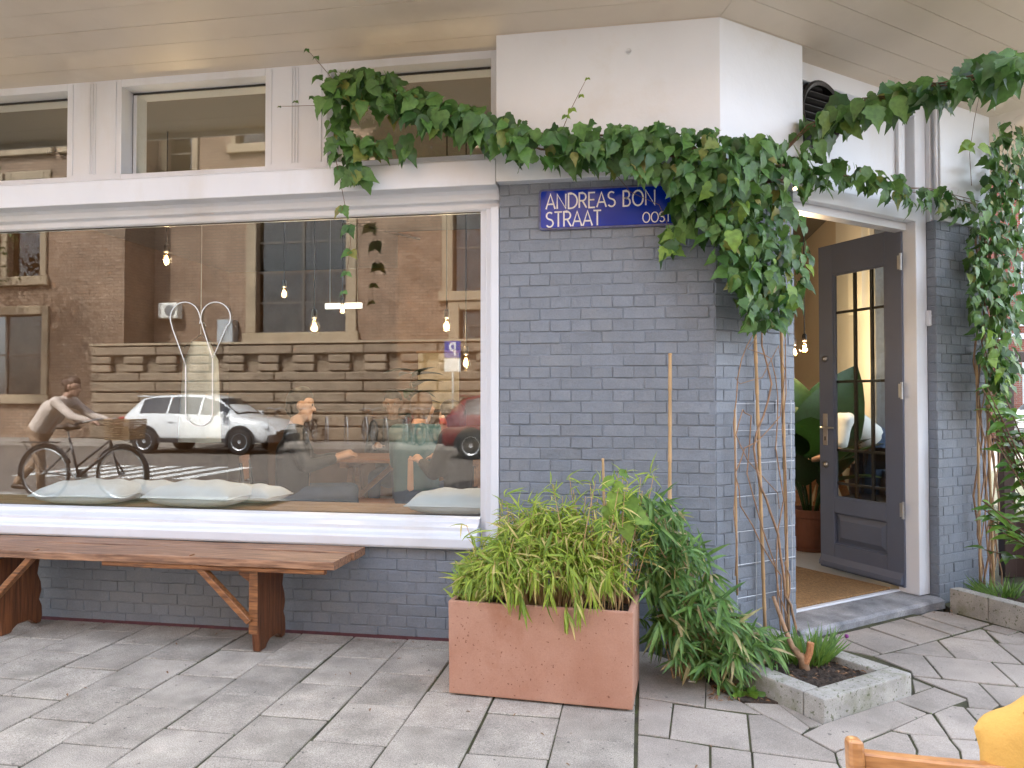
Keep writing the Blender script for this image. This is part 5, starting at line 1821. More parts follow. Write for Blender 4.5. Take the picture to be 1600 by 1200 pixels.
tuft("weed", "small dark leafy weed against the left side of the kerbed bed", "plant", GR(1163, 1085, .0), 26, .06, SLW, rt_, 2.2, "shrub_leaf", .05)

# ---- kerbed bed at the cut corner
BF = Vector((.719, -.752, 0))
bu, bv = CD.copy(), CN.copy()
bedM = Matrix(((bu.x, bv.x, 0, BF.x), (bu.y, bv.y, 0, BF.y), (0, 0, 1, 0), (0, 0, 0, 1)))
bed = thing("kerbed_bed", "square planting bed edged with concrete kerb at the cut corner", "planting bed", tuple(BF), CA)
BW, BD_, BH, bt = .59, .775, .094, .10
for nm, lo, hi in (("kerb_stone", (0, 0, -.04), (BW, bt, BH)), ("kerb_stone", (0, bt + .003, -.04), (bt, BD_, BH)), ("kerb_stone", (BW - bt, bt + .003, -.04), (BW, BD_, BH))):
    local(MB().box(lo, hi), nm, "kerb_concrete", bed, bevel=.008, seg=2)
rg = random.Random(51)
local(soil_patch(lambda a, b: (bt - .005 + (BW - 2 * bt + .01) * a, bt - .005 + (BD_ - bt + .02) * b), 26, 34, .062, .008, rg), "soil", "soil", bed, smooth=True)
# cut stump
sp0 = bedM @ Vector((.30, .33, .06))
stp_ = thing("cut_stump", "cut brown woody stump in the kerbed bed", "stump", tuple(sp0))
MB().tube([sp0 + Vector((0, 0, -.01)), sp0 + Vector((-.01, .01, .05)), sp0 + Vector((-.05, .03, .09)), sp0 + Vector((-.08, .06, .17)), sp0 + Vector((-.12, .12, .30))], [.024, .022, .013, .010, .008], 8).build("stem", "vine_wood", stp_, smooth=True)
MB().tube([sp0 + Vector((.0, 0, .03)), sp0 + Vector((.02, .0, .08)), sp0 + Vector((.025, .0, .125))], [.018, .016, .016], 8).build("stub", "cut_wood", stp_)
gp_ = bedM @ Vector((.40, .42, .06))
tuft("grass_tuft", "bright green grassy tuft in the kerbed bed", "plant", gp_, 260, .13, GRS, rt_, .9, "grass_leaf", .11)
fl = thing("flower", "tiny purple flower on a thin stalk over the kerbed bed", "flower", tuple(gp_))
h = GR(1322, 992, .10)
fp = on_plane(1323, 994, gp_ + Vector((0, .05, 0)), Vector((0, 1, 0)))
MB().tube([gp_ + Vector((.02, .03, 0)), (gp_ + fp) / 2 + Vector((0, 0, .02)), fp], .0016, 5).build("stalk", "grass_leaf", fl)
mb = MB(); ball(mb, fp, .010, 8); mb.build("head", "flower", fl)
it = []
for k in range(70):
    P = bedM @ Vector((random.uniform(.11, .48), random.uniform(.12, .72), .072))
    it.append((lm, frame_of(P, (random.uniform(-1, 1), random.uniform(-1, 1), .2), (random.uniform(-.5, .5), random.uniform(-.5, .5), 1), random.uniform(.012, .035))))
lo2 = merged("leaf_litter", it, "litter", None)
lo2["label"], lo2["category"] = "dry leaf scraps on the soil inside the kerbed bed", "litter"

# ---- right hand bed, vine, shrub and wind screen
e0 = GR(1484, 953); e1 = GR(1600, 986)
ed = (e1 - e0).normalized(); en = Vector((-ed.y, ed.x, 0))
bed2 = thing("kerbed_bed", "planting bed edged with concrete kerb at the right of the doorway", "planting bed", tuple(e0))
def seg_box(a, d, n, s0, s1, w0, w1, z0, z1):
    return [a + d * s0 + n * w0, a + d * s1 + n * w0, a + d * s1 + n * w1, a + d * s0 + n * w1]
for s0, s1 in ((0, .248), (.252, .75), (.754, 1.3)):
    q = seg_box(e0, ed, en, s0, s1, 0, .085, 0, 0)
    MB().prism([xy(v_) for v_ in q], -.05, .135).build("kerb_stone", "kerb_concrete", bed2, bevel=.007, seg=2)
rg = random.Random(52)
mb = soil_patch(lambda a, b: xy(e0 + ed * (1.3 * a) + en * (.08 + .55 * b)), 30, 16, .105, .01, rg)
mb.build("soil", "soil", bed2, smooth=True)
gq = e0 + ed * .16 + en * .2 + Vector((0, 0, .10))
tuft("grass_tuft", "low green weeds behind the kerb at the right of the doorway", "plant", gq, 120, .11, GRS, rt_, 1.2, "grass_leaf", .10)

vr = thing("climbing_vine", "tall creeper covering the corner at the right picture edge", "vine", tuple(ch(2.3, -.15, .1)))
LR = []
def rplace(x, y, d):
    return CH(x, y, -d), (-CN + Vector((.5, -.3, 0))).normalized()
rv2 = random.Random(77)
LR += vine_leaves([(1575, 205, 30), (1570, 250, 38), (1572, 300, 42), (1565, 345, 56), (1555, 390, 54), (1552, 430, 50), (1555, 470, 46), (1560, 510, 42), (1560, 550, 36), (1562, 590, 26), (1560, 640, 12)], 980, .078, rplace, rv2, VL, (.03, .30))
LR += vine_leaves([(1545, 500, 20), (1560, 540, 30), (1565, 585, 26), (1560, 620, 16)], 60, .075, rplace, rv2, VLL, (.18, .34))
emit_leaves(LR, vr, 160, "vine_leaf")
ws = MB()
for k in range(9):
    x = 1530 + k * 3.5 + rv2.uniform(-3, 3)
    pts = [CH(x + 6 * math.sin(j * .9 + k * 1.7) + rv2.uniform(-2, 2), 925 - j * 30, -.05 - .03 * (k % 3)) for j in range(20)]
    ws.tube(pts, .0045 if k % 3 else .007, 6)
ws.build("woody_stem", "vine_wood", vr, smooth=True)
cane("cane among vine stems at the right pier, left one", CH(1532, 925, -.08), CH(1526, 560, -.07), .008)
cane("cane among vine stems at the right pier, right one", CH(1553, 920, -.10), CH(1540, 560, -.09), .008)

sh0 = e0 + ed * .55 + en * .30 + Vector((0, 0, .10))
shb = thing("leafy_shrub", "shrub with large glossy green leaves at the right picture edge", "shrub", tuple(sh0))
SL = [lance("shrub_leaf", "shrub_leaf", 1.0, .42, 5, d, .35) for d in (.2, .4, .6)]
L, stm = [], MB()
rsn = random.Random(91)
for k in range(44):
    tx, ty = rsn.uniform(1530, 1660), rsn.uniform(595, 860)
    P = on_plane(tx, ty, sh0 + Vector((0, rsn.uniform(-.2, .15), 0)), Vector((0, 1, 0)))
    mid = sh0.lerp(P, .55) + Vector((0, 0, .10))
    stm.tube([sh0, mid, P], [.008, .005, .003], 6)
    for j in range(7):
        q = mid.lerp(P, j / 6)
        a = rsn.uniform(0, 6.283)
        L.append((rsn.random(), rsn.choice(SL), frame_of(q, (math.cos(a), math.sin(a), rsn.uniform(-.3, .7)), (rsn.uniform(-.3, .3), -.5, 1), rsn.uniform(.07, .125))))
stm.build("branch", "vine_stem", shb, smooth=True)
emit_leaves(L, shb, 160, "shrub_leaf")

scp = DP(1572, 800, 5.6); scp.z = 0
scr = thing("wind_screen", "dark brown framed terrace wind screen behind the shrub", "screen", tuple(scp))
sd_ = Vector((1.0, .25, 0)).normalized()
def sbox(a0, a1, z0, z1, t=.035):
    n_ = Vector((-sd_.y, sd_.x, 0))
    q = [scp + sd_ * a0 - n_ * t, scp + sd_ * a1 - n_ * t, scp + sd_ * a1 + n_ * t, scp + sd_ * a0 + n_ * t]
    return [xy(v_) for v_ in q], z0, z1
MB().prism(*sbox(-.04, .05, .0, 1.66)).build("post", "brown_frame", scr, bevel=.004)
MB().prism(*sbox(1.5, 1.59, .0, 1.66)).build("post", "brown_frame", scr, bevel=.004)
MB().prism(*sbox(.051, 1.499, 1.58, 1.655, .03)).build("top_rail", "brown_frame", scr, bevel=.004)
MB().prism(*sbox(.051, 1.499, .0, .42, .02)).build("lower_panel", "brown_frame", scr, bevel=.004)
MB().prism(*sbox(.051, 1.499, .421, 1.579, .004)).build("pane", "door_glass", scr)
fp0 = scp + Vector((.5, -.25, 0))
orp = thing("flowering_plant", "plant with orange and yellow leaves by the wind screen", "plant", tuple(fp0))
OL = [lance("orange_leaf", "orange_leaf", 1.0, .3, 4, d, .35) for d in (.2, .6)]
it = []
for k in range(150):
    a = rsn.uniform(0, 6.283)
    P = fp0 + Vector((rsn.gauss(0, .2), rsn.gauss(0, .15), rsn.uniform(.75, 1.3)))
    it.append((rsn.choice(OL), frame_of(P, (math.cos(a), math.sin(a), rsn.uniform(-.5, .6)), (0, -.5, 1), rsn.uniform(.08, .16))))
merged("foliage", it, "orange_leaf", orp, smooth=True)
MB().tube([fp0, fp0 + Vector((0, 0, 1.1))], .02, 7).build("stem", "vine_stem", orp)
MB().lathe([(0, 0), (.16, 0), (.2, .5), (.18, .5), (0, .45)], fp0, 20).build("pot", "brown_frame", orp)

# ---- wooden chair and yellow jacket in the foreground
def chp(px, py, d):
    return DP(px, py, d)
c0 = chp(1334, 1152, 1.20); c1 = chp(1800, 1172, 1.14)
cu = (c1 - c0); cu.z = 0; cu.normalize()
cf = Vector((cu.y, -cu.x, 0))                    # toward the camera
cw = .44
ctop = c0.z
chr_ = thing("wooden_chair", "varnished orange brown wooden chair back in the lower right corner", "chair", (c0.x, c0.y, 0))
def cp(s, o, z):
    return Vector((c0.x, c0.y, 0)) + cu * s + cf * o + Vector((0, 0, z))
def stick(a, b, w, d, name, bev=.006):
    a, b = Vector(a), Vector(b)
    u = (b - a).normalized()
    v = cu - u * cu.dot(u); v.normalize(); w_ = u.cross(v)
    mb = MB()
    mb.add([a + v * i * w / 2 + w_ * j * d / 2 for i, j in ((-1, -1), (1, -1), (1, 1), (-1, 1))] + [b + v * i * w / 2 + w_ * j * d / 2 for i, j in ((-1, -1), (1, -1), (1, 1), (-1, 1))],
           [(0, 1, 2, 3), (7, 6, 5, 4), (0, 4, 5, 1), (1, 5, 6, 2), (2, 6, 7, 3), (3, 7, 4, 0)])
    mb.build(name, "chair_wood", chr_, bevel=bev, seg=3)
for s in (0, cw):
    stick(cp(s, .12, 0), cp(s, 0, ctop), .024, .036, "back_leg", .011)
    stick(cp(s + (.03 if s == 0 else -.03), -.30, 0), cp(s + (.03 if s == 0 else -.03), -.26, .43), .026, .03, "front_leg")
for z0_, z1_ in ((ctop - .125, ctop - .018), (ctop - .26, ctop - .19)):
    nseg = 8
    rows = []
    for i in range(nseg + 1):
        s = .0125 + (cw - .025) * i / nseg
        bow = .018 * (1 - (2 * i / nseg - 1) ** 2)
        o0 = .006 + bow
        lean = .03
        rows.append([cp(s, o0 - .009, z1_), cp(s, o0 + .009, z1_), cp(s, o0 + .009 + lean * .3, z0_), cp(s, o0 - .009 + lean * .3, z0_), cp(s, o0 - .009, z1_)])
    MB().grid(rows).build("back_slat", "chair_wood", chr_, bevel=.003)
mb = MB()
for i in range(5):
    q = cp(0, 0, 0)
    lo_s = -.02 - i * .072
    mb = MB().prism([xy(cp(.0, lo_s, 0)), xy(cp(cw, lo_s, 0)), xy(cp(cw, lo_s - .062, 0)), xy(cp(0, lo_s - .062, 0))], .432, .452)
    mb.build("seat_slat", "chair_wood", chr_, bevel=.003)
# yellow jacket hung over the chair back
jk = thing("yellow_jacket", "mustard yellow jacket hanging over the back of the wooden chair", "jacket", tuple(cp(.36, .0, 0)))
rows = []
NJ, MJ = 40, 36
for i in range(NJ + 1):
    a = i / NJ                                    # along the chair back
    s = .190 + .38 * a
    row = []
    for j in range(MJ + 1):
        b = j / MJ                                # from front hem over the rail to the back hem
        shoulder = .085 * math.sin(math.pi * min(1, a * 1.15 + .02)) ** .55 if a < .87 else .06
        ztop = ctop + .002 + shoulder
        ang = (b - .5) * 2
        out = math.copysign(abs(ang) ** .6, ang) * .075
        drop = max(0, abs(ang) - .22) / .78
        z = ztop - .05 * min(1, (ang / .3) ** 2) - .42 * drop
        out *= min(1, (a / .10)) ** .5 * .9 + .1
        wr = .013 * math.sin(a * 19 + b * 5) * drop + .009 * math.sin(a * 33 - b * 9 + 1.0) * (.3 + drop) + .006 * math.sin(b * 21 + a * 4)
        edge = -.05 * (1 - min(1, a * 6)) * drop
        row.append(cp(s + edge + .012 * math.sin(b * 9), out + wr, z + .004 * math.sin(a * 25 + b * 3)))
    rows.append(row)
mb = MB().grid(rows)
jo = mb.build("shell", "yellow_cloth", jk, smooth=True)
sm = jo.modifiers.new("thick", 'SOLIDIFY'); sm.thickness = .012
MB().tube([rows[i][20] + Vector((0, 0, .006)) + cf * .006 for i in range(6, 26)], .0035, 6).build("drawstring", "yellow_cloth", jk, smooth=True)

# ================================================================== across the street (seen in the window glass)
YF, YB = -20.5, -18.9
opp = thing("office_building", "long tan brick building with stone window frames across the street", "building", (-10, -24, 0))
FTOP = 15.0
# openings in the recessed front: (x0, x1, z0, z1)
wins = [(-13.31, -10.0, 3.65, 7.9), (-6.22, -3.2, 4.95, 7.9), (-16.9, -15.9, 9.4, 11.1), (-14.2, -13.0, 10.4, 12.2), (-11.5, -10.2, 9.6, 11.4), (-8.0, -6.6, 9.6, 11.4), (-4.8, -3.4, 9.6, 11.4), (-1.5, 1.5, 4.95, 7.9), (3.5, 6.5, 4.95, 7.9), (-6.0, -3.4, 3.3, 4.3)]
def front_with_holes(mb, x0, x1, z0, z1, holes, y, d, mi=0):
    """wall sheet with openings, built from butted boxes"""
    xs = sorted({x0, x1} | {v_ for h_ in holes for v_ in h_[:2]})
    zs = sorted({z0, z1} | {v_ for h_ in holes for v_ in h_[2:]})
    for i in range(len(xs) - 1):
        run = None
        for j in range(len(zs) - 1):
            cx, cz = (xs[i] + xs[i + 1]) / 2, (zs[j] + zs[j + 1]) / 2
            solid = not any(h_[0] < cx < h_[1] and h_[2] < cz < h_[3] for h_ in holes)
            if solid and run is None:
                run = zs[j]
            if (not solid or j == len(zs) - 2) and run is not None:
                mb.box((xs[i], y - d, run), (xs[i + 1], y, zs[j + 1] if solid else zs[j]), mi)
                run = None
mb = MB()
front_with_holes(mb, -17.3, 16.0, 0, FTOP, wins, YF, .4)
lw = [(-23.6, -22.4, 5.6, 9.0), (-21.8, -20.5, 5.6, 9.0), (-23.6, -20.4, 1.5, 4.25), (-27.5, -25, 5.6, 9.0), (-27.5, -24.6, 1.5, 4.25), (-23.4, -22.3, 10.2, 12.4), (-21.6, -20.5, 10.2, 12.4), (-19.6, -18.4, 10.2, 12.4)]
front_with_holes(mb, -32.0, -17.3, 0, FTOP, lw, YB, .4)
mb.box((-17.7, YF, 0), (-17.3, YB - .4, FTOP))
mb.box((-32, -30, 0), (16, -29.6, FTOP))
mb.box((-32, -29.6, FTOP), (16, YF - .4, FTOP + .3))
wo = mb.build("wall", "opp_brick", opp)
def opp_window(x0, x1, z0, z1, y, fw=.38, nv=1, nh=1, room=True):
    fr_ = MB()
    fr_.box((x0 - fw, y + .001, z0 - .02), (x0, y + .10, z1 + .3)); fr_.box((x1, y + .001, z0 - .02), (x1 + fw, y + .10, z1 + .3))
    fr_.box((x0, y + .001, z1), (x1, y + .10, z1 + .3)); fr_.box((x0 - fw - .1, y + .001, z0 - .34), (x1 + fw + .1, y + .16, z0 - .021))
    w = fr_.build("window", "opp_stone", opp, bevel=.02)
    bars = MB()
    for i in range(1, nv + 1):
        x = x0 + (x1 - x0) * i / (nv + 1)
        bars.box((x - .05, y - .24, z0), (x + .05, y - .16, z1))
    for i in range(1, nh + 1):
        z = z0 + (z1 - z0) * i / (nh + 1)
        bars.box((x0, y - .235, z - .04), (x1, y - .165, z + .04))
    obj("glazing_bar", bars.mesh("glazing_bar", "bar_dark"), w)
    obj("pane", MB().box((x0, y - .20, z0), (x1, y - .195, z1)).mesh("pane", "opp_glass"), w)
    if room and x1 - x0 < 1.6:
        obj("blind", MB().box((x0 + .06, y - .5, z1 - (z1 - z0) * .22), (x1 - .06, y - .48, z1)).mesh("blind", "curtain"), w)
    obj("room_shade_panel", MB().box((x0 - .2, y - 2.2, z0 - .3), (x1 + .2, y - 2.1, z1 + .3)).mesh("room_shade_panel", "room_shade"), w)  # flat dark panel, its colour stands in for the room's shade
for i, h_ in enumerate(wins):
    opp_window(*h_, YF, .38 if h_[1] - h_[0] > 1.6 else .22, 1 if h_[1] - h_[0] > 2.5 else 0, 3 if h_[3] - h_[2] > 3 else 1)
for h_ in lw:
    opp_window(*h_, YB, .25, 1 if h_[1] - h_[0] > 2 else 0, 1)
# rusticated stone plinth with niches, stone by stone
PX0, PX1, PY = -18.2, 12.0, -18.55
MB().box((PX0, YF, 0), (PX1, PY - .12, 3.0)).build("plinth_core", "opp_rustic", opp)
rc = random.Random(61)
stones = {}
def stone(x0, x1, z0, z1):
    key = (round(x1 - x0, 2), round(z1 - z0, 2))
    if key not in stones:
        w, hh = x1 - x0 - .03, z1 - z0 - .035
        stones[key] = MB().box((-w / 2, 0, -hh / 2), (w / 2, .24, hh / 2)).mesh("stone", "opp_rustic", bevel=.035)
    o = obj("stone", stones[key], opp)
    o.location = ((x0 + x1) / 2, PY - .14 + rc.uniform(-.02, .03), (z0 + z1) / 2)
nst = 0
rows_ = [(0, .45), (.45, .85), (.85, 1.2), (1.2, 1.55), (1.55, 1.9), (1.9, 2.2), (2.75, 3.08)]
for ri, (z0, z1) in enumerate(rows_):
    x = PX0 - (.6 if ri % 2 else 0)
    while x < PX1:
        w = 2.4
        stone(max(x, PX0), min(x + w, PX1), z0, z1) if min(x + w, PX1) - max(x, PX0) > .3 else None
        x += w
x = PX0
while x < PX1 - .8:
    stone(x, x + .75, 2.2, 2.47); stone(x, x + .75, 2.47, 2.75)
    x += 1.2
MB().box((PX0 - .05, YF, 3.09), (PX1, PY + .13, 3.17)).build("coping", "opp_stone", opp, bevel=.015)
a = MI(265, 486, 20.3)
ac = MB().box((a.x - .38, YF + .001, a.z - .28), (a.x + .38, YF + .34, a.z + .28))
aco = ac.build("air_conditioner", "white_wall", opp, bevel=.03)
fan = MB().lathe([(.2, 0), (.2, .01), (.17, .02), (0, .02)], (a.x + .1, YF + .34, a.z), 24, M=Matrix.Rotation(R(-90), 3, 'X'))
obj("fan_grille", fan.mesh("fan_grille", "car_grey"), aco)
bx = MB().box((-14.6, YF + .001, 3.2), (-14.0, YF + .4, 4.1)); bx.build("meter_box", "galv", opp, bevel=.02)

# the row across the side street, right picture edge
hs = thing("brick_house", "red brick house with white windows far down the side street", "building", (17, 28, 0))
hx0, hx1, hy = 9.5, 26.0, 24.0
hw = []
for fl_ in range(4):
    for k_ in range(7):
        hw.append((hx0 + .9 + k_ * 2.2, hx0 + 2.1 + k_ * 2.2, .8 + fl_ * 3.1, 2.9 + fl_ * 3.1))
def front_y(mb, x0, x1, z0, z1, holes, y, d):
    front_with_holes(mb, x0, x1, z0, z1, holes, y + d, d)
mb = MB(); front_y(mb, hx0, hx1, 0, 13, hw, hy, .35)
mb.box((hx0, hy + .35, 0), (hx0 + .3, 36, 13)); mb.box((hx0, 36, 0), (hx1, 36.3, 13)); mb.box((hx1 - .3, hy + .35, 0), (hx1, 36, 13))
mb.build("wall", "red_brick", hs)
mb = MB(); mb.box((hx0 - .3, hy - .3, 13.01), (hx1 + .3, 36.4, 13.5)); mb.build("roof", "slate", hs)
for (x0, x1, z0, z1) in hw:
    w = MB(); y = hy
    w.box((x0, y + .10, z0), (x0 + .1, y + .2, z1)); w.box((x1 - .1, y + .10, z0), (x1, y + .2, z1)); w.box((x0 + .1, y + .10, z0), (x1 - .1, y + .2, z0 + .1)); w.box((x0 + .1, y + .10, z1 - .1), (x1 - .1, y + .2, z1))
    w.box((x0 + .1, y + .10, (z0 + z1) / 2 - .05), (x1 - .1, y + .2, (z0 + z1) / 2 + .05)); w.box((x0 - .1, y - .05, z0 - .12), (x1 + .1, y + .09, z0 - .002))
    wo_ = w.build("window", "white_paint", hs)
    obj("pane", MB().box((x0 + .1, y + .14, z0 + .1), (x1 - .1, y + .145, z1 - .1)).mesh("pane", "opp_glass"), wo_)
    obj("room_shade_panel", MB().box((x0 - .1, y + 1.4, z0 - .2), (x1 + .1, y + 1.5, z1 + .2)).mesh("room_shade_panel", "room_shade"), wo_)  # dark panel behind the pane, indoor shade given by colour
bs = MB()
for z in (3.35, 6.45, 9.55):
    bs.box((hx0 - .02, hy - .03, z), (hx1 + .02, hy - .001, z + .18))
bs.build("stone_band", "white_paint", hs)


# ---- cars
def car(label, loc, rz, paint, L=4.3, group="cars parked along the street"):
    t = thing("parked_car", label, "car", loc, rz, group)
    H2 = L / 2
    # stations: x, half width at waist, belt z, roof z, roof half width
    stn = [(-H2, .70, .78, .80, .60), (-H2 + .08, .82, .92, .96, .62), (-H2 + .25, .88, 1.00, 1.22, .62), (-H2 + .55, .90, 1.02, 1.47, .60), (-H2 + .95, .91, 1.02, 1.545, .60), (-.45, .91, 1.01, 1.57, .61),
           (.15, .91, .99, 1.55, .60), (.55, .91, .98, 1.45, .58), (.95, .90, .97, 1.19, .60), (1.15, .90, .96, 1.02, .64), (1.5, .88, .92, .97, .62), (H2 - .28, .84, .85, .89, .58), (H2 - .08, .76, .72, .76, .52), (H2, .62, .60, .62, .46)]
    rows = []
    for x, w, bz, rz_, rw_ in stn:
        lo = .30 if abs(x) < H2 - .05 else .42
        half = [(w * .86, lo), (w * .97, lo + .06), (w, .52), (w * .985, (bz + .55) / 2), (w * .965, bz), (rw_ + (w * .93 - rw_) * .5, bz + (rz_ - bz) * .55), (rw_, rz_ - .03), (rw_ * .8, rz_), (0, rz_ + .012)]
        sec = [Vector((x, -y, z)) for y, z in half] + [Vector((x, y, z)) for y, z in reversed(half[:-1])]
        rows.append(sec)
    mb = MB().grid([list(reversed(r)) for r in rows])
    n = len(rows[0])
    mb.f.append(list(range(n))); mb.m.append(0)
    mb.f.append(list(reversed(range(len(mb.v) - n, len(mb.v))))); mb.m.append(0)
    local(mb, "body", paint, t, smooth=True)
    cl = MB()
    for s in (-1, 1):
        y = s * .916
        for xx in (-H2 + .82, H2 - .86):
            Mw = Matrix.Rotation(R(90), 3, 'X')
            tag_w = local(MB().lathe([(.20, -.10), (.31, -.105), (.335, -.08), (.335, .08), (.31, .105), (.20, .10)], (xx, s * .835, .335), 28, M=Mw), "wheel", "rubber", t, smooth=True)
            rim = MB().lathe([(.0, .10), (.05, .105), (.06, .092), (.20, .10), (.225, .112), (.225, -.09), (0, -.09)], (xx, s * .835, .335), 20, M=Matrix.Rotation(R(90) * -s, 3, 'X'))
            obj("rim", rim.mesh("rim", "rim"), tag_w, world=False)
            for k_ in range(5):
                a = 2 * math.pi * k_ / 5
                sp = MB().box((-.02, .0, .05), (.02, .02, .2))
                M_ = Matrix.Translation((xx, s * (.835 + .09), .335)) @ Matrix.Rotation(a, 4, 'Y')
                sp.v = [M_ @ v_ for v_ in sp.v]
                obj("spoke", sp.mesh("spoke", "car_black"), tag_w, world=False)
            arch = MB()
            pts_i = [Vector((xx + .355 * math.cos(R(q)), y, .33 + .355 * math.sin(R(q)))) for q in range(-8, 189, 14)]
            pts_o = [Vector((xx + .43 * math.cos(R(q)), y, .33 + .43 * math.sin(R(q)))) for q in range(-8, 189, 14)]
            arch.grid([pts_i, pts_o]); arch.grid([[p_ + Vector((0, -s * .09, 0)) for p_ in pts_i], pts_i])
            local(arch, "wheel_arch", "car_black", t)
            dsc = MB().lathe([(0, .0), (.36, .0)], (xx, y - s * .004, .33), 24, M=Matrix.Rotation(R(90), 3, 'X'))
            local(dsc, "arch_shade_disc", "car_black", t)  # flat black disc: shade of the wheel well put into colour
        local(MB().box((-H2 + 1.2, y - .02, .30), (H2 - 1.25, y + .012, .42)), "sill_trim", "car_black", t, bevel=.01)
        def side(x, f_):
            for a_, b_ in zip(stn, stn[1:]):
                if a_[0] <= x <= b_[0]:
                    q = (x - a_[0]) / (b_[0] - a_[0])
                    w, bz, rz_, rw_ = [a_[i] + (b_[i] - a_[i]) * q for i in range(1, 5)]
                    P0, P1, P2 = Vector((x, w * .965, bz)), Vector((x, rw_ + (w * .93 - rw_) * .5, bz + (rz_ - bz) * .55)), Vector((x, rw_, rz_ - .03))
                    v_ = P0.lerp(P1, f_ / .5) if f_ < .5 else P1.lerp(P2, (f_ - .5) / .5)
                    v_.y = s * (v_.y + .006)
                    return v_
        for xa, xb in ((-H2 + .62, -.80), (-.74, .12), (.18, .92)):
            xs_ = [xa + (xb - xa) * i / 6 for i in range(7)]
            g_ = MB().grid([[side(x, .08), side(x, .5), side(x, .92)] for x in xs_])
            local(g_, "side_window", "car_glass", t, smooth=True)
        mr = MB(); mr.box((.80, s * .93, .98), (.98, s * 1.08, 1.12) if s > 0 else (.98, s * .93 - .0, 1.12)) if s > 0 else mr.box((.80, -1.08, .98), (.98, -.93, 1.12))
        local(mr, "mirror", paint, t, bevel=.03, seg=2)
        local(MB().box((H2 - .36, min(s * .60, s * .83), .66), (H2 - .12, max(s * .60, s * .83), .76)), "headlight", "lamp_clear", t, bevel=.02)
        local(MB().box((-H2 - .01, min(s * .52, s * .84), .84), (-H2 + .16, max(s * .52, s * .84), .97)), "tail_light", "tail_red", t, bevel=.02)
        local(MB().box((-.72, min(s * .905, s * .93), .84), (-.58, max(s * .905, s * .93), .87)), "handle", paint, t, bevel=.004)
    wsn = MB().grid([[Vector((.56, -.54, 1.462)), Vector((.56, 0, 1.475)), Vector((.56, .54, 1.462))], [Vector((1.12, -.64, 1.045)), Vector((1.12, 0, 1.065)), Vector((1.12, .64, 1.045))]])
    local(wsn, "windscreen", "car_glass", t)
    rw = MB().grid([[Vector((-H2 + .52, .54, 1.475)), Vector((-H2 + .50, 0, 1.485)), Vector((-H2 + .52, -.54, 1.475))], [Vector((-H2 + .17, .56, 1.16)), Vector((-H2 + .15, 0, 1.17)), Vector((-H2 + .17, -.56, 1.16))]])
    local(rw, "rear_window", "car_glass", t)
    local(MB().box((-H2 - .03, -.8, .36), (-H2 + .2, .8, .62)), "rear_bumper", "car_black", t, bevel=.04, seg=2)
    local(MB().box((H2 - .25, -.78, .30), (H2 + .02, .78, .52)), "front_bumper", "car_black", t, bevel=.04, seg=2)
    local(MB().box((-H2 - .036, -.26, .64), (-H2 + .05, .26, .75)), "number_plate", "road_paint", t)
    local(MB().box((-H2 + .30, -.5, 1.50), (-H2 + .62, .5, 1.535)), "roof_spoiler", paint, t, bevel=.012)
    return t


RZ = -.12
car("white compact sport utility car parked across the street", (-11.6, -14.9, RZ), 0, "car_white", 4.4)
car("dark red car with its tail to the bicycle racks across the street", (-2.6, -14.2, RZ), R(4), "car_red", 4.3)
car("grey car parked far down the side street", (12.6, 19.5, RZ), R(8), "car_grey", 4.3)


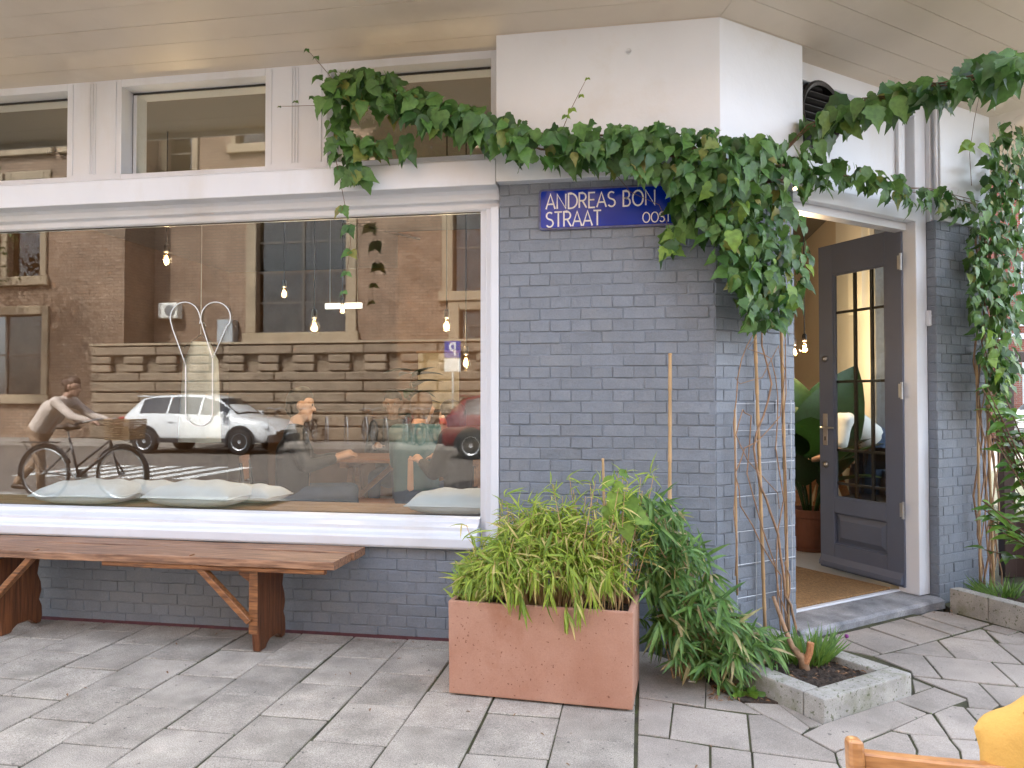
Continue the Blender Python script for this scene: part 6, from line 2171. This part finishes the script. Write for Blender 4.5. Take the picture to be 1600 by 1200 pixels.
# ---- bicycles
def bicycle(label, loc, rz, paint="bike_dark", basket=False, group="bicycles across the street"):
    t = thing("bicycle", label, "bicycle", loc, rz, group)
    r = .34
    for x in (-.54, .54):
        ring = [Vector((x + r * math.cos(a_ * math.pi / 16), 0, r + .0 + r * math.sin(a_ * math.pi / 16))) for a_ in range(32)]
        w = local(MB().tube(ring, .018, 8, closed=True), "wheel", "rubber", t, smooth=True)
        ring2 = [Vector((x + (r - .025) * math.cos(a_ * math.pi / 12), 0, r + (r - .025) * math.sin(a_ * math.pi / 12))) for a_ in range(24)]
        obj("rim", MB().tube(ring2, .009, 6, closed=True).mesh("rim", "galv"), w, world=False)
        spk = MB()
        for k_ in range(18):
            a = math.pi * 2 * k_ / 18
            spk.tube([(x, .02 * (-1) ** k_, r), (x + (r - .03) * math.cos(a), 0, r + (r - .03) * math.sin(a))], .0014, 4)
        spk.tube([(x, -.04, r), (x, .04, r)], .02, 8)
        obj("spokes", spk.mesh("spokes", "galv"), w, world=False)
        fen = [Vector((x + (r + .035) * math.cos(R(q)), 0, r + (r + .035) * math.sin(R(q)))) for q in (range(20, 200, 12) if x < 0 else range(-10, 150, 12))]
        local(MB().tube(fen, .016, 6), "mudguard", paint, t, smooth=True)
    fm = MB()
    hd_, bb_, st_, ax = Vector((.36, 0, .86)), Vector((-.06, 0, .30)), Vector((-.20, 0, .80)), Vector((-.54, 0, .34))
    hl = Vector((.40, 0, .66))
    fm.tube([hd_, hl], .02, 8); fm.tube([hl, bb_], .019, 8); fm.tube([Vector((.38, 0, .78)), Vector((-.10, 0, .42))], .015, 8)
    fm.tube([bb_, st_], .017, 8); fm.tube([bb_, ax], .011, 6); fm.tube([st_ - Vector((-.03, 0, .12)), ax], .010, 6)
    local(fm, "frame", paint, t, smooth=True)
    local(MB().tube([hl, Vector((.44, 0, .55)), Vector((.54, .05, .34))], .012, 6).tube([Vector((.44, 0, .55)), Vector((.54, -.05, .34))], .011, 6), "fork", paint, t, smooth=True)
    local(MB().tube([hd_, Vector((.33, 0, 1.02)), Vector((.36, .16, 1.06)), Vector((.26, .28, 1.03)), Vector((.14, .29, 1.0))], .011, 6).tube([Vector((.33, 0, 1.02)), Vector((.36, -.16, 1.06)), Vector((.26, -.28, 1.03)), Vector((.14, -.29, 1.0))], .011, 6), "handlebar", "galv", t, smooth=True)
    for s in (-1, 1):
        local(MB().tube([(.20, s * .288, 1.016), (.10, s * .29, .99)], .017, 8), "grip", "rubber", t, smooth=True)
    sd0 = MB()
    sd0.lathe([(0, .0), (.09, .0), (.11, .02), (.08, .055), (0, .06)], (-.27, 0, .92), 14); sd0.tube([(-.24, 0, .95), (-.06, 0, .94)], [.06, .022], 8)
    local(sd0, "saddle", "leather", t, smooth=True)
    local(MB().tube([st_, (-.225, 0, .93)], .012, 6), "seat_post", "galv", t)
    cr = MB().lathe([(.085, -.006), (.095, 0), (.085, .006), (.03, .006), (.03, -.006)], (-.06, -.045, .30), 20, M=Matrix.Rotation(R(90), 3, 'X'))
    cr.tube([(-.06, -.06, .30), (.06, -.07, .20)], .009, 6); cr.tube([(-.06, .06, .30), (-.18, .07, .40)], .009, 6)
    cr.box((.02, -.14, .188), (.10, -.07, .21)); cr.box((-.22, .07, .39), (-.14, .14, .412))
    local(cr, "crank", "galv", t)
    local(MB().box((-.86, -.06, .735), (-.36, .06, .75)).tube([(-.80, .06, .735), (-.56, .05, .36)], .006, 5).tube([(-.80, -.06, .735), (-.56, -.05, .36)], .006, 5), "carrier", "bike_dark", t)
    if basket:
        bk = MB()
        for k_ in range(9):
            z_ = .80 + k_ * .03
            q = .02 * k_ / 8
            bk.tube([(.42, -.17 - q, z_), (.74 + q, -.17 - q, z_), (.74 + q, .17 + q, z_), (.42, .17 + q, z_)], .010, 5, closed=True)
        for k_ in range(10):
            y_ = -.17 + k_ * .0378
            bk.tube([(.735, y_, .79), (.755, y_ * 1.1, 1.04)], .006, 4)
        bk.box((.42, -.17, .785), (.74, .17, .80))
        local(bk, "basket", "wicker", t)
    return t


wb = bicycle("upright bicycle with a wicker basket wheeled by the walking woman", (-7.20, -4.65, 0), R(-3), "bike_dark", True)
bicycle("dark bicycle at the left end of the racks across the street", (MI(432, 690, 17.4).x, -17.4, 0), R(70), "bike_dark")
src = bicycle("dark bicycle standing in the racks behind the front of the white car", (MI(485, 690, 17.4).x, -17.4, 0), R(78), "bike_dark")
dup(src, (MI(575, 690, 17.4).x, -17.5, 0), R(55), "dark bicycle turned askew near the middle of the racks")
bicycle("reddish bicycle in the racks left of the red car", (MI(640, 690, 17.4).x, -17.4, 0), R(60), "bike_red")
dup(src, (MI(672, 690, 17.4).x, -17.3, 0), R(100), "dark bicycle nearest the parking sign")
x = MI(470, 690, 17.5).x
i = 0
while x < MI(690, 690, 17.5).x:
    rk = MB().tube([(x, -17.9, 0), (x, -17.9, .5), (x + .10, -17.7, .78), (x + .22, -17.5, .78), (x + .30, -17.4, .5), (x + .34, -17.3, 0)], .020, 8)
    tag(rk.build("bike_rack", "galv", None, smooth=True), "bent steel bicycle stand, %s from the left end of the row" % ("first second third fourth fifth sixth seventh eighth ninth tenth".split()[i]), "bike rack", "bicycle stands in a row")
    x += .62; i += 1

# ---- woman walking with the bicycle
WALK = dict(head=(.42, 0, 1.47), face=(1, 0, -.15), neck=(.32, 0, 1.32), chest=(.15, 0, 1.17), hip=(-.06, 0, .88),
            shL=(.30, .17, 1.27), shR=(.30, -.17, 1.27), elL=(.56, .21, 1.08), elR=(.56, -.21, 1.08), wrL=(.84, .22, 1.02), wrR=(.84, -.18, 1.02),
            knL=(.02, .09, .48), knR=(-.18, -.09, .47), anL=(.04, .09, .09), anR=(-.48, -.09, .15))
person("woman in a cream sweater with tied hair walking a bicycle in the reflection", (-8.05, -4.95, 0), R(-3), WALK, "sweater", "trousers_tan", "skin", "hair_brown", 'bun')

# ---- parking sign
a, b = MI(697, 537, 16.8), MI(716, 575, 16.8)
pk = thing("parking_sign", "blue parking sign with a white P on a grey pole", "sign", (a.x, -16.85, 0))
MB().tube([((a.x + b.x) / 2, -16.9, 0), ((a.x + b.x) / 2, -16.9, a.z + .05)], .035, 10).build("pole", "galv", pk, smooth=True)
cx_ = (a.x + b.x) / 2
MB().box((cx_ - .24, -16.86, 2.50), (cx_ + .24, -16.84, 2.98)).build("plate", "parking_blue", pk, bevel=.01)
MB().box((cx_ - .24, -16.86, 2.10), (cx_ + .24, -16.84, 2.47)).build("subplate", "road_paint", pk, bevel=.01)
# as seen from the cafe side (looking towards -y) the letter must read P: mirror x
mb = MB()
for s_ in ([(.04, 0), (.04, 1), (.25, 1)] + circ(.25, .72, .25, .28, 90, -90, 10) + [(.04, .44)],):
    tmp = MB(); stroke(tmp, [(p_[0] * .32, p_[1] * .34) for p_ in s_], .055, 0, 0)
    mb.add([(cx_ + .085 - v_.x, -16.836, 2.57 + v_.z) for v_ in tmp.v], [tuple(f_) for f_ in tmp.f])
mb.build("letter", "sign_white", pk)
MB().box((cx_ - .25, -16.858, 2.488), (cx_ + .25, -16.842, 2.497)).build("rim", "sign_white", pk)

# ---- zebra bars on the road
for k_ in range(7):
    x = -11.6 + k_ * .55
    zb = MB().prism([(x, -10.6), (x + .28, -10.6), (x + .28, -8.2), (x, -8.2)], -.119, -.114)
    struct(zb.build("road_marking", "road_paint"))

# ---- street trees across the road
def tree(label, loc, h, rad, seed):
    rr = random.Random(seed)
    t = thing("street_tree", label, "tree", loc, 0, "street trees across the road")
    trunk = [(0, 0, 0), (.05, .02, h * .25), (-.03, .05, h * .5), (.04, 0, h * .8)]
    tb = MB().tube(trunk, [.19, .15, .11, .05], 10)
    it = []
    tl = lance("tree_leaf", "tree_leaf", 1.0, .6, 3, .3, .3)
    for k_ in range(16):
        a = rr.uniform(0, 6.283); z = h * rr.uniform(.40, .8)
        e = Vector((math.cos(a) * rad * rr.uniform(.5, 1), math.sin(a) * rad * rr.uniform(.5, 1), z + rr.uniform(.3, 1.2)))
        tb.tube([(0, 0, z), e * .5 + Vector((0, 0, z * .5 + .2)), e], [.06, .035, .012], 6)
        for q in range(12):
            c = e.lerp(Vector((0, 0, z)), rr.uniform(-.15, .6)) + Vector((rr.gauss(0, .25), rr.gauss(0, .25), rr.gauss(0, .25)))
            for l_ in range(16):
                P = c + Vector((rr.gauss(0, .22), rr.gauss(0, .22), rr.gauss(0, .18)))
                it.append((tl, Matrix.Translation(Vector(loc)) @ frame_of(P, (rr.uniform(-1, 1), rr.uniform(-1, 1), rr.uniform(-.8, .3)), (rr.uniform(-.6, .6), rr.uniform(-.6, .6), 1), rr.uniform(.11, .19))))
    local(tb, "trunk", "bark", t, smooth=True)
    merged("crown", it, "tree_leaf", t)
tree("street tree with a dark trunk across the road, far left in the reflection", (-21.6, -15.9, 0), 11.0, 2.0, 3)
tree("street tree standing across the road to the right of the cars", (1.5, -16.9, 0), 9.0, 2.0, 5)
tree("green tree on the side street beyond the wind screen", (13.2, 16.0, -.1), 7.0, 1.7, 9)

# litter: one white scrap near the bamboo
P = A(478, 310) + Vector((0, 0, .004))
sc_ = MB().prism([(P.x - .018, P.y - .012), (P.x + .015, P.y - .014), (P.x + .02, P.y + .008), (P.x - .012, P.y + .014)], P.z, P.z + .004)
tag(sc_.build("paper_scrap", "sign_white"), "small white paper scrap on the paving under the bamboo", "litter")
